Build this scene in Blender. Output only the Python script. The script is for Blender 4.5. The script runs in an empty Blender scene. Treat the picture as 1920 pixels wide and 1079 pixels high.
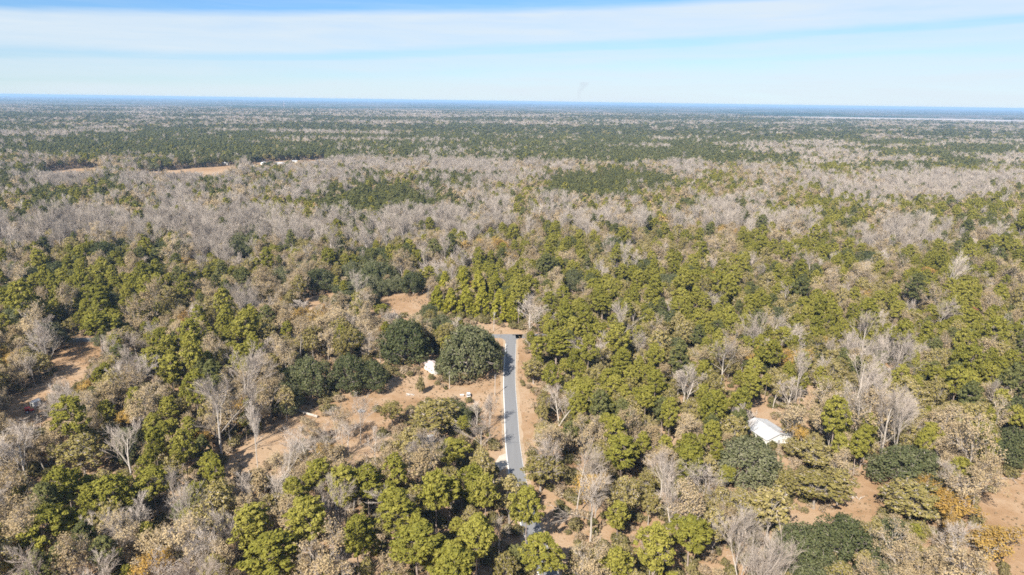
import bpy, math, random
import numpy as np
from mathutils import Vector, Matrix, Quaternion

random.seed(11)
rng = np.random.default_rng(11)
S = bpy.context.scene
COL = S.collection
R = math.radians

# ------------------------------------------------------------------ camera
CAM_H, PITCH, ROLL, FPX = 120.0, R(15.27), R(0.806), 1280.0
cd = bpy.data.cameras.new('camera')
cd.sensor_width = 36.0
cd.lens = FPX / 1920.0 * 36.0
cd.clip_start, cd.clip_end = 1.0, 120000.0
cam = bpy.data.objects.new('camera', cd)
COL.objects.link(cam)
cam.location = (0, 0, CAM_H)
_q = Matrix.Rotation(math.pi / 2 - PITCH, 4, 'X')
cam.rotation_euler = (_q @ Matrix.Rotation(ROLL, 4, 'Z')).to_euler()
S.camera = cam

# ------------------------------------------------------------------ sky, sun, exposure
SUN_EL, SUN_AZ = R(40), R(27)          # the light travels forwards and to the right
S.view_settings.view_transform = 'Standard'
S.view_settings.look = 'None'
S.view_settings.gamma = 1.0
S.view_settings.exposure = 1.18
S.view_settings.use_curve_mapping = False
S.cycles.use_denoising = False
S.cycles.max_bounces = 6
S.cycles.diffuse_bounces = 3
S.cycles.transmission_bounces = 4
S.cycles.volume_bounces = 0
S.cycles.filter_width = 1.7
S.cycles.use_adaptive_sampling = True
S.cycles.adaptive_threshold = 0.015


class NT:
    """small helper to wire shader nodes"""
    def __init__(self, tree):
        self.t = tree; tree.nodes.clear()
    def n(self, typ, inputs=None, **props):
        nd = self.t.nodes.new(typ)
        for k, v in props.items(): setattr(nd, k, v)
        for k, v in (inputs or {}).items():
            s = nd.inputs[k]
            if isinstance(v, bpy.types.NodeSocket): self.t.links.new(v, s)
            else: s.default_value = v
        return nd
    def math(self, op, a, b=0.0, c=0.0, clamp=False):
        nd = self.n('ShaderNodeMath', {0: a, 1: b, 2: c}, operation=op); nd.use_clamp = clamp
        return nd.outputs[0]
    def ramp(self, fac, stops):
        nd = self.n('ShaderNodeValToRGB', {0: fac}); e = nd.color_ramp.elements
        while len(e) < len(stops): e.new(0.5)
        for el, (p, c) in zip(e, stops):
            el.position = p; el.color = (*c, 1) if len(c) == 3 else c
        return nd.outputs[0]
    def mix(self, f, a, b, blend='MIX'):
        nd = self.n('ShaderNodeMix', data_type='RGBA', blend_type=blend)
        for i, v in ((0, f), (6, a), (7, b)):
            if isinstance(v, bpy.types.NodeSocket): self.t.links.new(v, nd.inputs[i])
            else: nd.inputs[i].default_value = (*v, 1) if isinstance(v, tuple) and len(v) == 3 else v
        return nd.outputs[2]
    def noise(self, vec, scale, detail=4, rough=0.55, dist=0.0, lac=2.0):
        return self.n('ShaderNodeTexNoise', {'Vector': vec, 'Scale': scale, 'Detail': detail, 'Roughness': rough, 'Distortion': dist, 'Lacunarity': lac}).outputs[0]


w = bpy.data.worlds.new('World'); S.world = w; w.use_nodes = True
N = NT(w.node_tree)
skyn = N.n('ShaderNodeTexSky', sky_type='NISHITA', sun_disc=False, sun_elevation=SUN_EL, sun_rotation=math.pi + SUN_AZ,
           altitude=100.0, air_density=1.0, dust_density=0.0, ozone_density=4.0)
tc = N.n('ShaderNodeTexCoord').outputs['Generated']
sx = N.n('ShaderNodeSeparateXYZ', {0: tc})
elev = N.math('ARCSINE', sx.outputs[2])
azim = N.math('ARCTAN2', sx.outputs[0], sx.outputs[1])
# thin bands of high cloud: noise stretched along the horizon
cv = N.n('ShaderNodeCombineXYZ', {0: N.math('MULTIPLY', azim, 1.5), 1: N.math('MULTIPLY', elev, 22.0), 2: 3.7}).outputs[0]
warp = N.noise(cv, 0.9, 5, 0.6)
tilted = N.math('SUBTRACT', elev, N.math('MULTIPLY', sx.outputs[0], 0.044))
lift = N.math('ADD', tilted, N.math('MULTIPLY', N.math('SUBTRACT', warp, 0.5), 0.024))
prof = N.ramp(N.math('MULTIPLY', lift, 2.5), [(0.0, (.95,)*3), (0.03, (.9,)*3), (0.08, (.75,)*3), (0.108, (.52,)*3), (0.125, (.68,)*3), (0.158, (.72,)*3), (0.168, (.40,)*3), (0.180, (.38,)*3), (0.20, (.84,)*3), (0.28, (.92,)*3), (0.305, (.05,)*3), (0.37, (0,)*3), (0.5, (.5,)*3), (0.62, (.15,)*3), (1.0, (.35,)*3)])
cv2 = N.n('ShaderNodeCombineXYZ', {0: N.math('MULTIPLY', azim, 5.0), 1: N.math('MULTIPLY', elev, 60.0), 2: 9.1}).outputs[0]
fine = N.noise(cv2, 1.0, 6, 0.62, 0.4)
cl = N.math('ADD', prof, N.math('MULTIPLY', N.math('SUBTRACT', fine, 0.5), 0.75), clamp=True)
skyc = N.mix(1.0, skyn.outputs[0], (.68, .92, 1.22, 1), 'MULTIPLY')
col = N.mix(N.math('MULTIPLY', cl, 0.92), skyc, (6.7, 7.6, 8.35, 1))
bg = N.n('ShaderNodeBackground', {0: col, 1: 0.05})
N.t.links.new(bg.outputs[0], N.n('ShaderNodeOutputWorld').inputs[0])

ld = bpy.data.lights.new('sun', 'SUN')
ld.energy, ld.angle, ld.color = 5.0, R(0.53), (1.0, 0.94, 0.84)
sun = bpy.data.objects.new('sun', ld); COL.objects.link(sun)
sun.rotation_euler = Vector((math.sin(SUN_AZ) * math.cos(SUN_EL), math.cos(SUN_AZ) * math.cos(SUN_EL), -math.sin(SUN_EL))).to_track_quat('-Z', 'Y').to_euler()

# ------------------------------------------------------------------ pixel <-> ground (photograph pixels, 1920 x 1079)
CR, SR, CP, SP = math.cos(ROLL), math.sin(ROLL), math.cos(PITCH), math.sin(PITCH)


def at(px, py, h=0.0):
    u, v = px - 960.0, py - 539.5
    u, v = (u * CR + v * SR) / FPX, (-u * SR + v * CR) / FPX
    z = (CAM_H - h) / (SP + v * CP)
    return Vector((u * z, z * (CP - v * SP), h))


def proj(x, y, h):
    """numpy friendly: world -> photograph pixels"""
    zc = y * CP + (CAM_H - h) * SP
    v = ((CAM_H - h) * CP - y * SP) / zc * FPX
    u = x / zc * FPX
    return 960 + u * CR - v * SR, 539.5 + u * SR + v * CR


def in_poly(poly, x, y):
    x = np.asarray(x, float); y = np.asarray(y, float)
    r = np.zeros(x.shape, bool)
    n = len(poly)
    for i in range(n):
        x0, y0 = poly[i]; x1, y1 = poly[(i + 1) % n]
        if y0 == y1: continue
        c = ((y0 > y) != (y1 > y)) & (x < (x1 - x0) * (y - y0) / (y1 - y0) + x0)
        r ^= c
    return r


# ------------------------------------------------------------------ materials
def mat(name):
    m = bpy.data.materials.new(name); m.use_nodes = True
    return m, NT(m.node_tree)


def plain(name, c, rough=0.7, metal=0.0, var=0.12, scale=3.0):
    m, n = mat(name)
    tc = n.n('ShaderNodeTexCoord').outputs['Object']
    no = n.noise(tc, scale, 5, 0.6)
    cc = n.mix(no, tuple(max(0, x * (1 - var * 1.6)) for x in c), tuple(min(1, x * (1 + var)) for x in c))
    p = n.n('ShaderNodeBsdfPrincipled', {'Base Color': cc, 'Roughness': rough, 'Metallic': metal})
    n.t.links.new(p.outputs[0], n.n('ShaderNodeOutputMaterial').inputs[0])
    return m


def leafmat(name, stops, trans=0.27, jitter=0.45):
    """leaf colour from a per-leaf tone, shifted from tree to tree"""
    m, n = mat(name)
    tone = n.n('ShaderNodeAttribute', attribute_name='tone').outputs['Fac']
    rnd = n.n('ShaderNodeObjectInfo').outputs['Random']
    f = n.math('ADD', n.math('MULTIPLY', tone, 1 - jitter), n.math('MULTIPLY', rnd, jitter), clamp=True)
    k = len(stops) - 1
    c = n.ramp(f, [(i / k, s) for i, s in enumerate(stops)])
    d = n.n('ShaderNodeBsdfDiffuse', {0: c})
    t = n.n('ShaderNodeBsdfTranslucent', {0: n.mix(0.5, c, (0.16, 0.15, 0.02))})
    x = n.n('ShaderNodeMixShader', {0: trans, 1: d.outputs[0], 2: t.outputs[0]})
    n.t.links.new(x.outputs[0], n.n('ShaderNodeOutputMaterial').inputs[0])
    return m


M = {}
M['pine'] = leafmat('pine needles', [(.128, .130, .026), (.222, .208, .040), (.325, .290, .070)])
M['darkpine'] = leafmat('deep green needles', [(.078, .086, .034), (.132, .136, .050), (.195, .188, .074)])
M['liveoak'] = leafmat('live oak leaves', [(.048, .060, .026), (.108, .116, .052), (.215, .208, .122)])
M['wateroak'] = leafmat('olive oak leaves', [(.150, .130, .040), (.258, .215, .072), (.385, .310, .145)])
M['tan'] = leafmat('withered tan leaves', [(.26, .19, .10), (.37, .28, .16), (.49, .385, .24)])
M['russet'] = leafmat('russet leaves', [(.28, .155, .045), (.40, .25, .065), (.48, .34, .11)])
M['cedar'] = leafmat('cedar sprays', [(.150, .152, .022), (.250, .236, .034), (.350, .310, .058)])
M['brush'] = leafmat('brush leaves', [(.085, .088, .032), (.175, .150, .062), (.28, .225, .12)])
M['dry'] = leafmat('dry brush', [(.22, .155, .09), (.31, .23, .145), (.41, .325, .22)])
M['deadred'] = leafmat('dead red needles', [(.20, .075, .045), (.27, .12, .075), (.32, .17, .12)])


def barkmat(name, c0, c1):
    m, n = mat(name)
    tc = n.n('ShaderNodeTexCoord').outputs['Object']
    no = n.noise(tc, 0.7, 5, 0.65)
    rnd = n.n('ShaderNodeObjectInfo').outputs['Random']
    c = n.mix(n.math('ADD', n.math('MULTIPLY', no, 0.6), n.math('MULTIPLY', rnd, 0.4)), c0, c1)
    p = n.n('ShaderNodeBsdfDiffuse', {0: c})
    n.t.links.new(p.outputs[0], n.n('ShaderNodeOutputMaterial').inputs[0])
    return m


M['barkpine'] = barkmat('pine bark', (.16, .12, .095), (.34, .28, .24))
M['barkoak'] = barkmat('oak bark', (.17, .145, .12), (.36, .32, .28))
M['barkbare'] = barkmat('pale bare bark', (.22, .185, .15), (.54, .49, .435))
M['twig'] = barkmat('bare twigs', (.22, .175, .14), (.52, .455, .395))
M['gumtwig'] = barkmat('swamp gum twigs', (.215, .18, .15), (.43, .375, .32))
M['gumbark'] = barkmat('swamp gum bark', (.30, .25, .22), (.54, .48, .43))


# ------------------------------------------------------------------ mesh building
class MB:
    def __init__(self):
        self.v, self.f, self.m, self.t = [], [], [], []; self.nv = 0
    def add(self, verts, faces, mi=0, tone=0.5):
        self.v.extend(map(tuple, verts)); b = self.nv
        for f in faces: self.f.append(tuple(i + b for i in f))
        k = len(faces); self.m.extend([mi] * k)
        self.t.extend(tone if hasattr(tone, '__len__') else [tone] * k)
        self.nv += len(verts)
    def tube(self, p0, p1, r0, r1, n=5, mi=0, tone=.5, cap=False):
        p0, p1 = np.array(p0, float), np.array(p1, float)
        d = p1 - p0; L = np.linalg.norm(d)
        if L < 1e-6: return
        d /= L
        a = np.array([0, 0, 1.]) if abs(d[2]) < .9 else np.array([1., 0, 0])
        x = np.cross(a, d); x /= np.linalg.norm(x); y = np.cross(d, x)
        an = np.arange(n) * 2 * math.pi / n
        ring = np.outer(np.cos(an), x) + np.outer(np.sin(an), y)
        if r1 < 1e-4:
            self.add(list(p0 + ring * r0) + [p1], [(i, (i + 1) % n, n) for i in range(n)], mi, tone)
        else:
            fs = [(i, (i + 1) % n, n + (i + 1) % n, n + i) for i in range(n)]
            if cap: fs += [tuple(range(n, 2 * n)), tuple(reversed(range(n)))]
            self.add(list(p0 + ring * r0) + list(p1 + ring * r1), fs, mi, tone)
    def leaves(self, pos, nrm, size, asp=1.6, mi=0, tone=None):
        k = len(pos)
        nrm = nrm / (np.linalg.norm(nrm, axis=1, keepdims=True) + 1e-9)
        a = rng.normal(size=(k, 3))
        t = np.cross(nrm, a); t /= (np.linalg.norm(t, axis=1, keepdims=True) + 1e-9)
        b = np.cross(nrm, t)
        s = size * rng.uniform(.65, 1.35, (k, 1))
        q = np.stack([pos - t * s * asp * .5, pos - b * s * .5, pos + t * s * asp * .5, pos + b * s * .5], 1).reshape(-1, 3)
        self.add(q.tolist(), [(4 * i, 4 * i + 1, 4 * i + 2, 4 * i + 3) for i in range(k)], mi, list(tone) if tone is not None else .5)
    def box(self, x0, y0, z0, x1, y1, z1, mi=0):
        v = [(x0, y0, z0), (x1, y0, z0), (x1, y1, z0), (x0, y1, z0), (x0, y0, z1), (x1, y0, z1), (x1, y1, z1), (x0, y1, z1)]
        self.add(v, [(0, 3, 2, 1), (4, 5, 6, 7), (0, 1, 5, 4), (1, 2, 6, 5), (2, 3, 7, 6), (3, 0, 4, 7)], mi)
    def mesh(self, name, mats):
        me = bpy.data.meshes.new(name)
        me.from_pydata(self.v, [], self.f)
        for m in mats: me.materials.append(m)
        me.polygons.foreach_set('material_index', self.m)
        a = me.attributes.new('tone', 'FLOAT', 'FACE'); a.data.foreach_set('value', np.asarray(self.t, np.float32))
        me.update()
        return me


def obj(name, me, parent=None, loc=None, rotz=None):
    o = bpy.data.objects.new(name, me); COL.objects.link(o)
    if parent: o.parent = parent
    if loc is not None: o.location = loc
    if rotz is not None: o.rotation_euler = (0, 0, rotz)
    return o


def tag(o, label=None, cat=None, group=None, kind=None):
    if label: o['label'] = label
    if cat: o['category'] = cat
    if group: o['group'] = group
    if kind: o['kind'] = kind
    return o


def empty(name, loc, rotz=0.0, label=None, cat=None, group=None):
    o = bpy.data.objects.new(name, None); COL.objects.link(o)
    o.location = loc; o.rotation_euler = (0, 0, rotz); o.empty_display_size = .5
    return tag(o, label, cat, group)


# ------------------------------------------------------------------ ground and roads
GR = 46000.0
bm = MB()
nr = [0, 60, 120, 200, 300, 450, 700, 1100, 1800, 3000, 5000, 9000, 16000, 28000, GR]
na = 64
vs = [(0, 0, 0)]
for r in nr[1:]:
    vs += [(r * math.cos(2 * math.pi * i / na), r * math.sin(2 * math.pi * i / na), 0) for i in range(na)]
fs = [(0, 1 + i, 1 + (i + 1) % na) for i in range(na)]
for k in range(len(nr) - 2):
    a, b = 1 + k * na, 1 + (k + 1) * na
    fs += [(a + i, b + i, b + (i + 1) % na, a + (i + 1) % na) for i in range(na)]
bm.add(vs, fs)
m, n = mat('leaf litter and dry grass')
geo = n.n('ShaderNodeNewGeometry').outputs['Position']
big = n.noise(geo, 0.018, 3, 0.5)
mid = n.noise(geo, 0.16, 5, 0.65)
fin = n.noise(geo, 1.3, 6, 0.7)
c = n.ramp(n.math('ADD', n.math('MULTIPLY', big, .5), n.math('MULTIPLY', mid, .5)), [(.30, (.20, .122, .066)), (.44, (.30, .192, .112)), (.56, (.37, .264, .176)), (.70, (.28, .195, .118))])
c = n.mix(n.math('MULTIPLY', n.ramp(fin, [(.38, (0, 0, 0)), (.68, (1, 1, 1))]), .5), c, (.24, .155, .085))
spk = n.ramp(n.noise(geo, .55, 3, .6), [(.66, (0, 0, 0)), (.74, (1, 1, 1))])
c = n.mix(n.math('MULTIPLY', spk, .45), c, (.20, .16, .075))
bmp = n.n('ShaderNodeBump', {'Strength': .6, 'Distance': .25, 'Height': fin})
p = n.n('ShaderNodeBsdfDiffuse', {0: c, 'Normal': bmp.outputs[0]})
n.t.links.new(p.outputs[0], n.n('ShaderNodeOutputMaterial').inputs[0])
M['ground'] = m
g = obj('ground', bm.mesh('ground', [m]))
tag(g, 'dry tan grass and leaf litter under the whole forest', kind='structure')

# roads: ground-plane centre lines
MAIN = [Vector((-.4, 358.5, 0)), Vector((-.2, 330, 0)), Vector((-.6, 285, 0)), Vector((0.3, 250, 0)), Vector((1.2, 222, 0)), Vector((3.4, 195, 0)), Vector((7.6, 168, 0)), Vector((15, 138, 0)), Vector((30, 100, 0))]
a_, b_ = at(125, 638), at(952, 630.5)
d_ = (b_ - a_).normalized()
MAIN[0] = Vector((-.6, b_.y + 1.2, 0))
CROSS = [a_ - d_ * 260, a_, a_.lerp(b_, .5) + Vector((0, 2.5, 0)), b_, b_ + d_ * 40 + Vector((0, 2, 0)), b_ + d_ * 420 + Vector((0, 30, 0))]


def smooth_line(pts, step=4.0):
    out = []
    P = [pts[0]] + pts + [pts[-1]]
    for i in range(1, len(P) - 2):
        p0, p1, p2, p3 = P[i - 1], P[i], P[i + 1], P[i + 2]
        k = max(2, int((p2 - p1).length / step))
        for j in range(k):
            t = j / k
            out.append(.5 * ((2 * p1) + (p2 - p0) * t + (2 * p0 - 5 * p1 + 4 * p2 - p3) * t * t + (3 * p1 - p0 - 3 * p2 + p3) * t ** 3))
    out.append(pts[-1])
    return out


def ribbon(line, half, z, off=0.0, wob=0.0):
    b = MB(); vs = []
    for i, p in enumerate(line):
        d = (line[min(i + 1, len(line) - 1)] - line[max(i - 1, 0)]).normalized()
        s = Vector((d.y, -d.x, 0))
        l = p + s * (off - half - random.uniform(0, wob)); r = p + s * (off + half + random.uniform(0, wob))
        vs += [(l.x, l.y, z), (r.x, r.y, z)]
    b.add(vs, [(2 * i, 2 * i + 1, 2 * i + 3, 2 * i + 2) for i in range(len(line) - 1)])
    return b


m, n = mat('worn grey asphalt')
geo = n.n('ShaderNodeNewGeometry').outputs['Position']
sg = n.n('ShaderNodeMapping', {'Vector': geo, 'Scale': (1.6, .04, 1)}).outputs[0]
streak = n.noise(sg, 1.0, 4, .6)
c = n.mix(streak, (.150, .150, .154), (.235, .235, .238))
c = n.mix(n.math('MULTIPLY', n.noise(geo, 4.0, 6, .7), .5), c, (.13, .13, .135))
p = n.n('ShaderNodeBsdfPrincipled', {'Base Color': c, 'Roughness': .85})
n.t.links.new(p.outputs[0], n.n('ShaderNodeOutputMaterial').inputs[0])
M['asphalt'] = m
M['paint'] = plain('white road paint', (.72, .71, .68), .7, 0, .2, 2.0)
M['sand'] = plain('pale sandy drive', (.46, .41, .34), .9, 0, .2, .6)
M['verge'] = plain('sandy verge', (.37, .275, .185), .95, 0, .22, .35)
lm = smooth_line(MAIN); lc = smooth_line(CROSS)
tag(obj('verge', ribbon(lm, 3.5, .004, 0, .7).mesh('verge', [M['verge']])), 'pale sandy shoulder along both edges of the asphalt lane', kind='structure')
tag(obj('cross_road', ribbon(lc, 3.0, .012).mesh('cross_road', [M['asphalt']])), 'grey asphalt cross road at the end of the lane', kind='structure')
road = tag(obj('road', ribbon(lm, 2.75, .016).mesh('road', [M['asphalt']])), 'straight grey asphalt lane running away between the trees', kind='structure')
for off in (-2.6, 2.6):
    o = obj('edge_line', ribbon([p for p in lm if p.y < b_.y - 5.5], .05 if off < 0 else .15, .020, off).mesh('edge_line', [M['paint']]), road)
# flared corners where the lane meets the cross road
for sgn in (-1, 1):
    c0 = Vector((lm[0].x, b_.y - 2.3, 0)); b = MB()
    pts = [(c0.x + sgn * 2.5, c0.y + .3)]
    for k in range(7):
        an = k / 6 * math.pi / 2
        pts.append((c0.x + sgn * (2.5 + 6.0 * (1 - math.sin(an))), c0.y - 6.0 * (1 - math.cos(an))))
    b.add([(x, y, .008) for x, y in pts], [tuple(range(len(pts))) if sgn < 0 else tuple(reversed(range(len(pts))))])
    obj('corner_flare', b.mesh('corner_flare', [M['asphalt']]), road)
b = MB()
dv = [at(*q) for q in ((950, 850), (936, 855), (926, 872), (934, 884), (951, 876))]
b.add([(p.x, p.y, .008) for p in dv], [(0, 1, 2, 3, 4)])
tag(obj('driveway', b.mesh('driveway', [M['sand']])), 'pale sandy driveway apron on the near left side of the lane', kind='structure')

# ------------------------------------------------------------------ tree models
VAR = {}          # kind -> list of variants: dict(trunk, crown, lod, far, h, r, frac)


def clump_leaves(mb, centre, rad, k, size, crown_c, crown_r, asp, flat=.75, up=.25, mi=0, dens=.55):
    d = rng.normal(size=(k, 3)); d /= np.linalg.norm(d, axis=1, keepdims=True)
    rr = rad * rng.uniform(dens, 1.0, (k, 1)) ** .45
    pos = centre + d * rr * np.array([1, 1, flat])
    out = (pos - crown_c) / crown_r
    nrm = d * .7 + out * .5 + np.array([0, 0, up]) + rng.normal(size=(k, 3)) * .62
    base = rng.uniform(0.25, .75)
    tone = np.clip(base + rng.normal(size=k) * .24, 0, 1)
    mb.leaves(pos, nrm, size, asp, mi, tone)


def crown_points(kind, h, r, k):
    """clump centres of a crown: list of (centre, radius)"""
    out = []
    ga = 2.39996
    ph = rng.uniform(0, 6.28)
    p2, p3, a2, a3 = rng.uniform(0, 6.28), rng.uniform(0, 6.28), rng.uniform(.06, .20), rng.uniform(.05, .16)
    lo = rng.uniform(.38, .58); nar = rng.uniform(.16, .34)
    for i in range(k):
        u = (i + .5) / k
        an = ph + i * ga + rng.uniform(-.4, .4)
        lobe = 1 + a2 * math.sin(2 * an + p2) + a3 * math.sin(3 * an + p3 + 4 * u)
        if kind == 'pine':
            if rng.uniform() < .12: continue
            t = u; prof = (1 - (t - nar) ** 2 / (1 - nar + .02) ** 2) ** .6 if t > nar else .5 + .5 * t / nar
            rad = r * max(.08, prof) * rng.uniform(.35, .95) * lobe
            z = h * (lo + (.96 - lo) * t) + rng.uniform(-.6, .6)
            out.append((np.array([math.cos(an) * rad, math.sin(an) * rad, z]), rng.uniform(.10, .21) * r))
        elif kind == 'liveoak':
            t = u; el = math.asin(min(1, t * 1.02)) if t < .98 else 1.5
            rr = r * rng.uniform(.58, .95) * lobe
            z0 = h * .30
            out.append((np.array([math.cos(an) * math.cos(el) * rr, math.sin(an) * math.cos(el) * rr, z0 + math.sin(el) * (h - z0) * rng.uniform(.68, .94) + (rng.uniform(-.16, .02) * h if t < .25 else 0)]), rng.uniform(.12, .24) * r))
        elif kind == 'oak':
            if rng.uniform() < .08: continue
            el = math.asin(u * 1.7 - .7)
            rr = r * rng.uniform(.35, .95) * lobe
            zc, zr = h * .62, h * .34
            out.append((np.array([math.cos(an) * math.cos(el) * rr, math.sin(an) * math.cos(el) * rr, zc + math.sin(el) * zr * rng.uniform(.6, 1.0)]), rng.uniform(.10, .24) * r))
        elif kind == 'cedar':
            t = u; prof = (1 - t) ** .7 * (.75 + .25 * min(1, t * 6)) + .06
            rad = r * prof * rng.uniform(.55, .95) * lobe
            out.append((np.array([math.cos(an) * rad, math.sin(an) * rad, h * (.04 + .93 * t)]), rng.uniform(.18, .30) * r * (1 - .45 * t)))
        else:  # shrub
            el = math.asin(u)
            rr = r * rng.uniform(.3, .75)
            out.append((np.array([math.cos(an) * math.cos(el) * rr, math.sin(an) * math.cos(el) * rr, h * .3 + math.sin(el) * h * .5 * rng.uniform(.6, 1)]), rng.uniform(.3, .5) * r))
    return out


def bent(p0, p1, sag, n=3):
    p0, p1 = np.array(p0, float), np.array(p1, float)
    pts = [p0 + (p1 - p0) * i / n + (np.array([0, 0, sag]) * math.sin(math.pi * i / n) + rng.normal(size=3) * .12 * sag if 0 < i < n else 0) for i in range(n + 1)]
    return pts


def full_mesh(name, tb, cb, tmats, cmats):
    fb = MB()
    fb.add(tb.v, tb.f, 0, tb.t); fb.m = list(tb.m)
    fb.add(cb.v, cb.f, 0, cb.t); fb.m = list(tb.m) + [len(tmats) + i for i in cb.m]
    return fb.mesh(name, tmats + cmats)


def limb(mb, pts, r0, r1, n=4, mi=0):
    k = len(pts) - 1
    for i in range(k):
        mb.tube(pts[i], pts[i + 1], r0 + (r1 - r0) * i / k, r0 + (r1 - r0) * (i + 1) / k, n, mi)


def leafy(kind, shape, h, r, k, per, size, asp, leaf, bark, frac, flat=.75, limbs=.5, tr=.28, dens=.55, twigs=0, fork=.35):
    pts = crown_points(shape, h, r, k)
    tb, cb, lb, fb = MB(), MB(), MB(), MB()
    lean = rng.uniform(-.04, .04, 2) * h
    top = h * (.93 if shape in ('pine', 'cedar') else .62)
    axis = [np.array([lean[0] * t + rng.normal() * .10, lean[1] * t + rng.normal() * .10, top * t - .3]) for t in (0, .2, .4, .6, .8, 1)]
    for i in range(5):
        a, b2 = tr * (1 - .16 * i), tr * (1 - .16 * (i + 1))
        if i == 0: a *= 1.35
        tb.tube(axis[i], axis[i + 1], a, b2, 7)
        lb.tube(axis[i], axis[i + 1], a, b2, 4, 1)
    crown_c = np.array([0, 0, h * (.55 if shape == 'liveoak' else .70 if shape == 'pine' else .6)]); cr = max(r, h * .3)
    for i, (c, rad) in enumerate(pts):
        clump_leaves(cb, c, rad, per, size, crown_c, cr, asp, flat, dens=dens)
        clump_leaves(lb, c, rad, max(4, per // 5), size * 2.0, crown_c, cr, asp * .8, flat, dens=dens)
        if rng.uniform() < limbs:
            if shape in ('pine', 'cedar'): z0 = max(h * .3, c[2] - rng.uniform(.3, .9)); s0 = np.array([lean[0], lean[1], 0]) * (z0 / top) + np.array([0, 0, min(z0, top)])
            else: s0 = axis[2] + (axis[4] - axis[2]) * rng.uniform(0, 1) if fork > .3 else axis[1] + (axis[3] - axis[1]) * rng.uniform(0, 1)
            q = bent(s0, c, .12 * np.linalg.norm(c - s0) * (1 if shape != 'pine' else -.3))
            limb(tb, q, tr * .42, tr * .08, 4)
        for _ in range(twigs):
            d = rng.normal(size=3); d[2] = abs(d[2]) * .6; d /= np.linalg.norm(d)
            cb.tube(c - d * rad * .4, c + d * rad * rng.uniform(.7, 1.25), .07, 0, 3, 1, .5)
    kf = max(6, int(k * .45))
    for c, rad in [pts[i] for i in sorted(rng.choice(len(pts), kf, replace=False))]:
        clump_leaves(fb, c, rad * 1.35, 7, max(1.3, r * .22), crown_c, cr, 1.3, flat, dens=dens)
    fb.tube((0, 0, 0), (0, 0, h * .7), tr * 1.1, tr * .5, 3, 1)
    VAR.setdefault(kind, []).append(dict(
        trunk=tb.mesh('trunk', [M[bark]]), crown=cb.mesh('crown', [M[leaf], M['twig']]),
        full=full_mesh(kind + '_full', tb, cb, [M[bark]], [M[leaf], M['twig']]), lod=lb.mesh(kind + '_mid', [M[leaf], M[bark]]), far=fb.mesh(kind + '_far', [M[leaf], M[bark]]), h=h, r=r, frac=frac))


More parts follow.
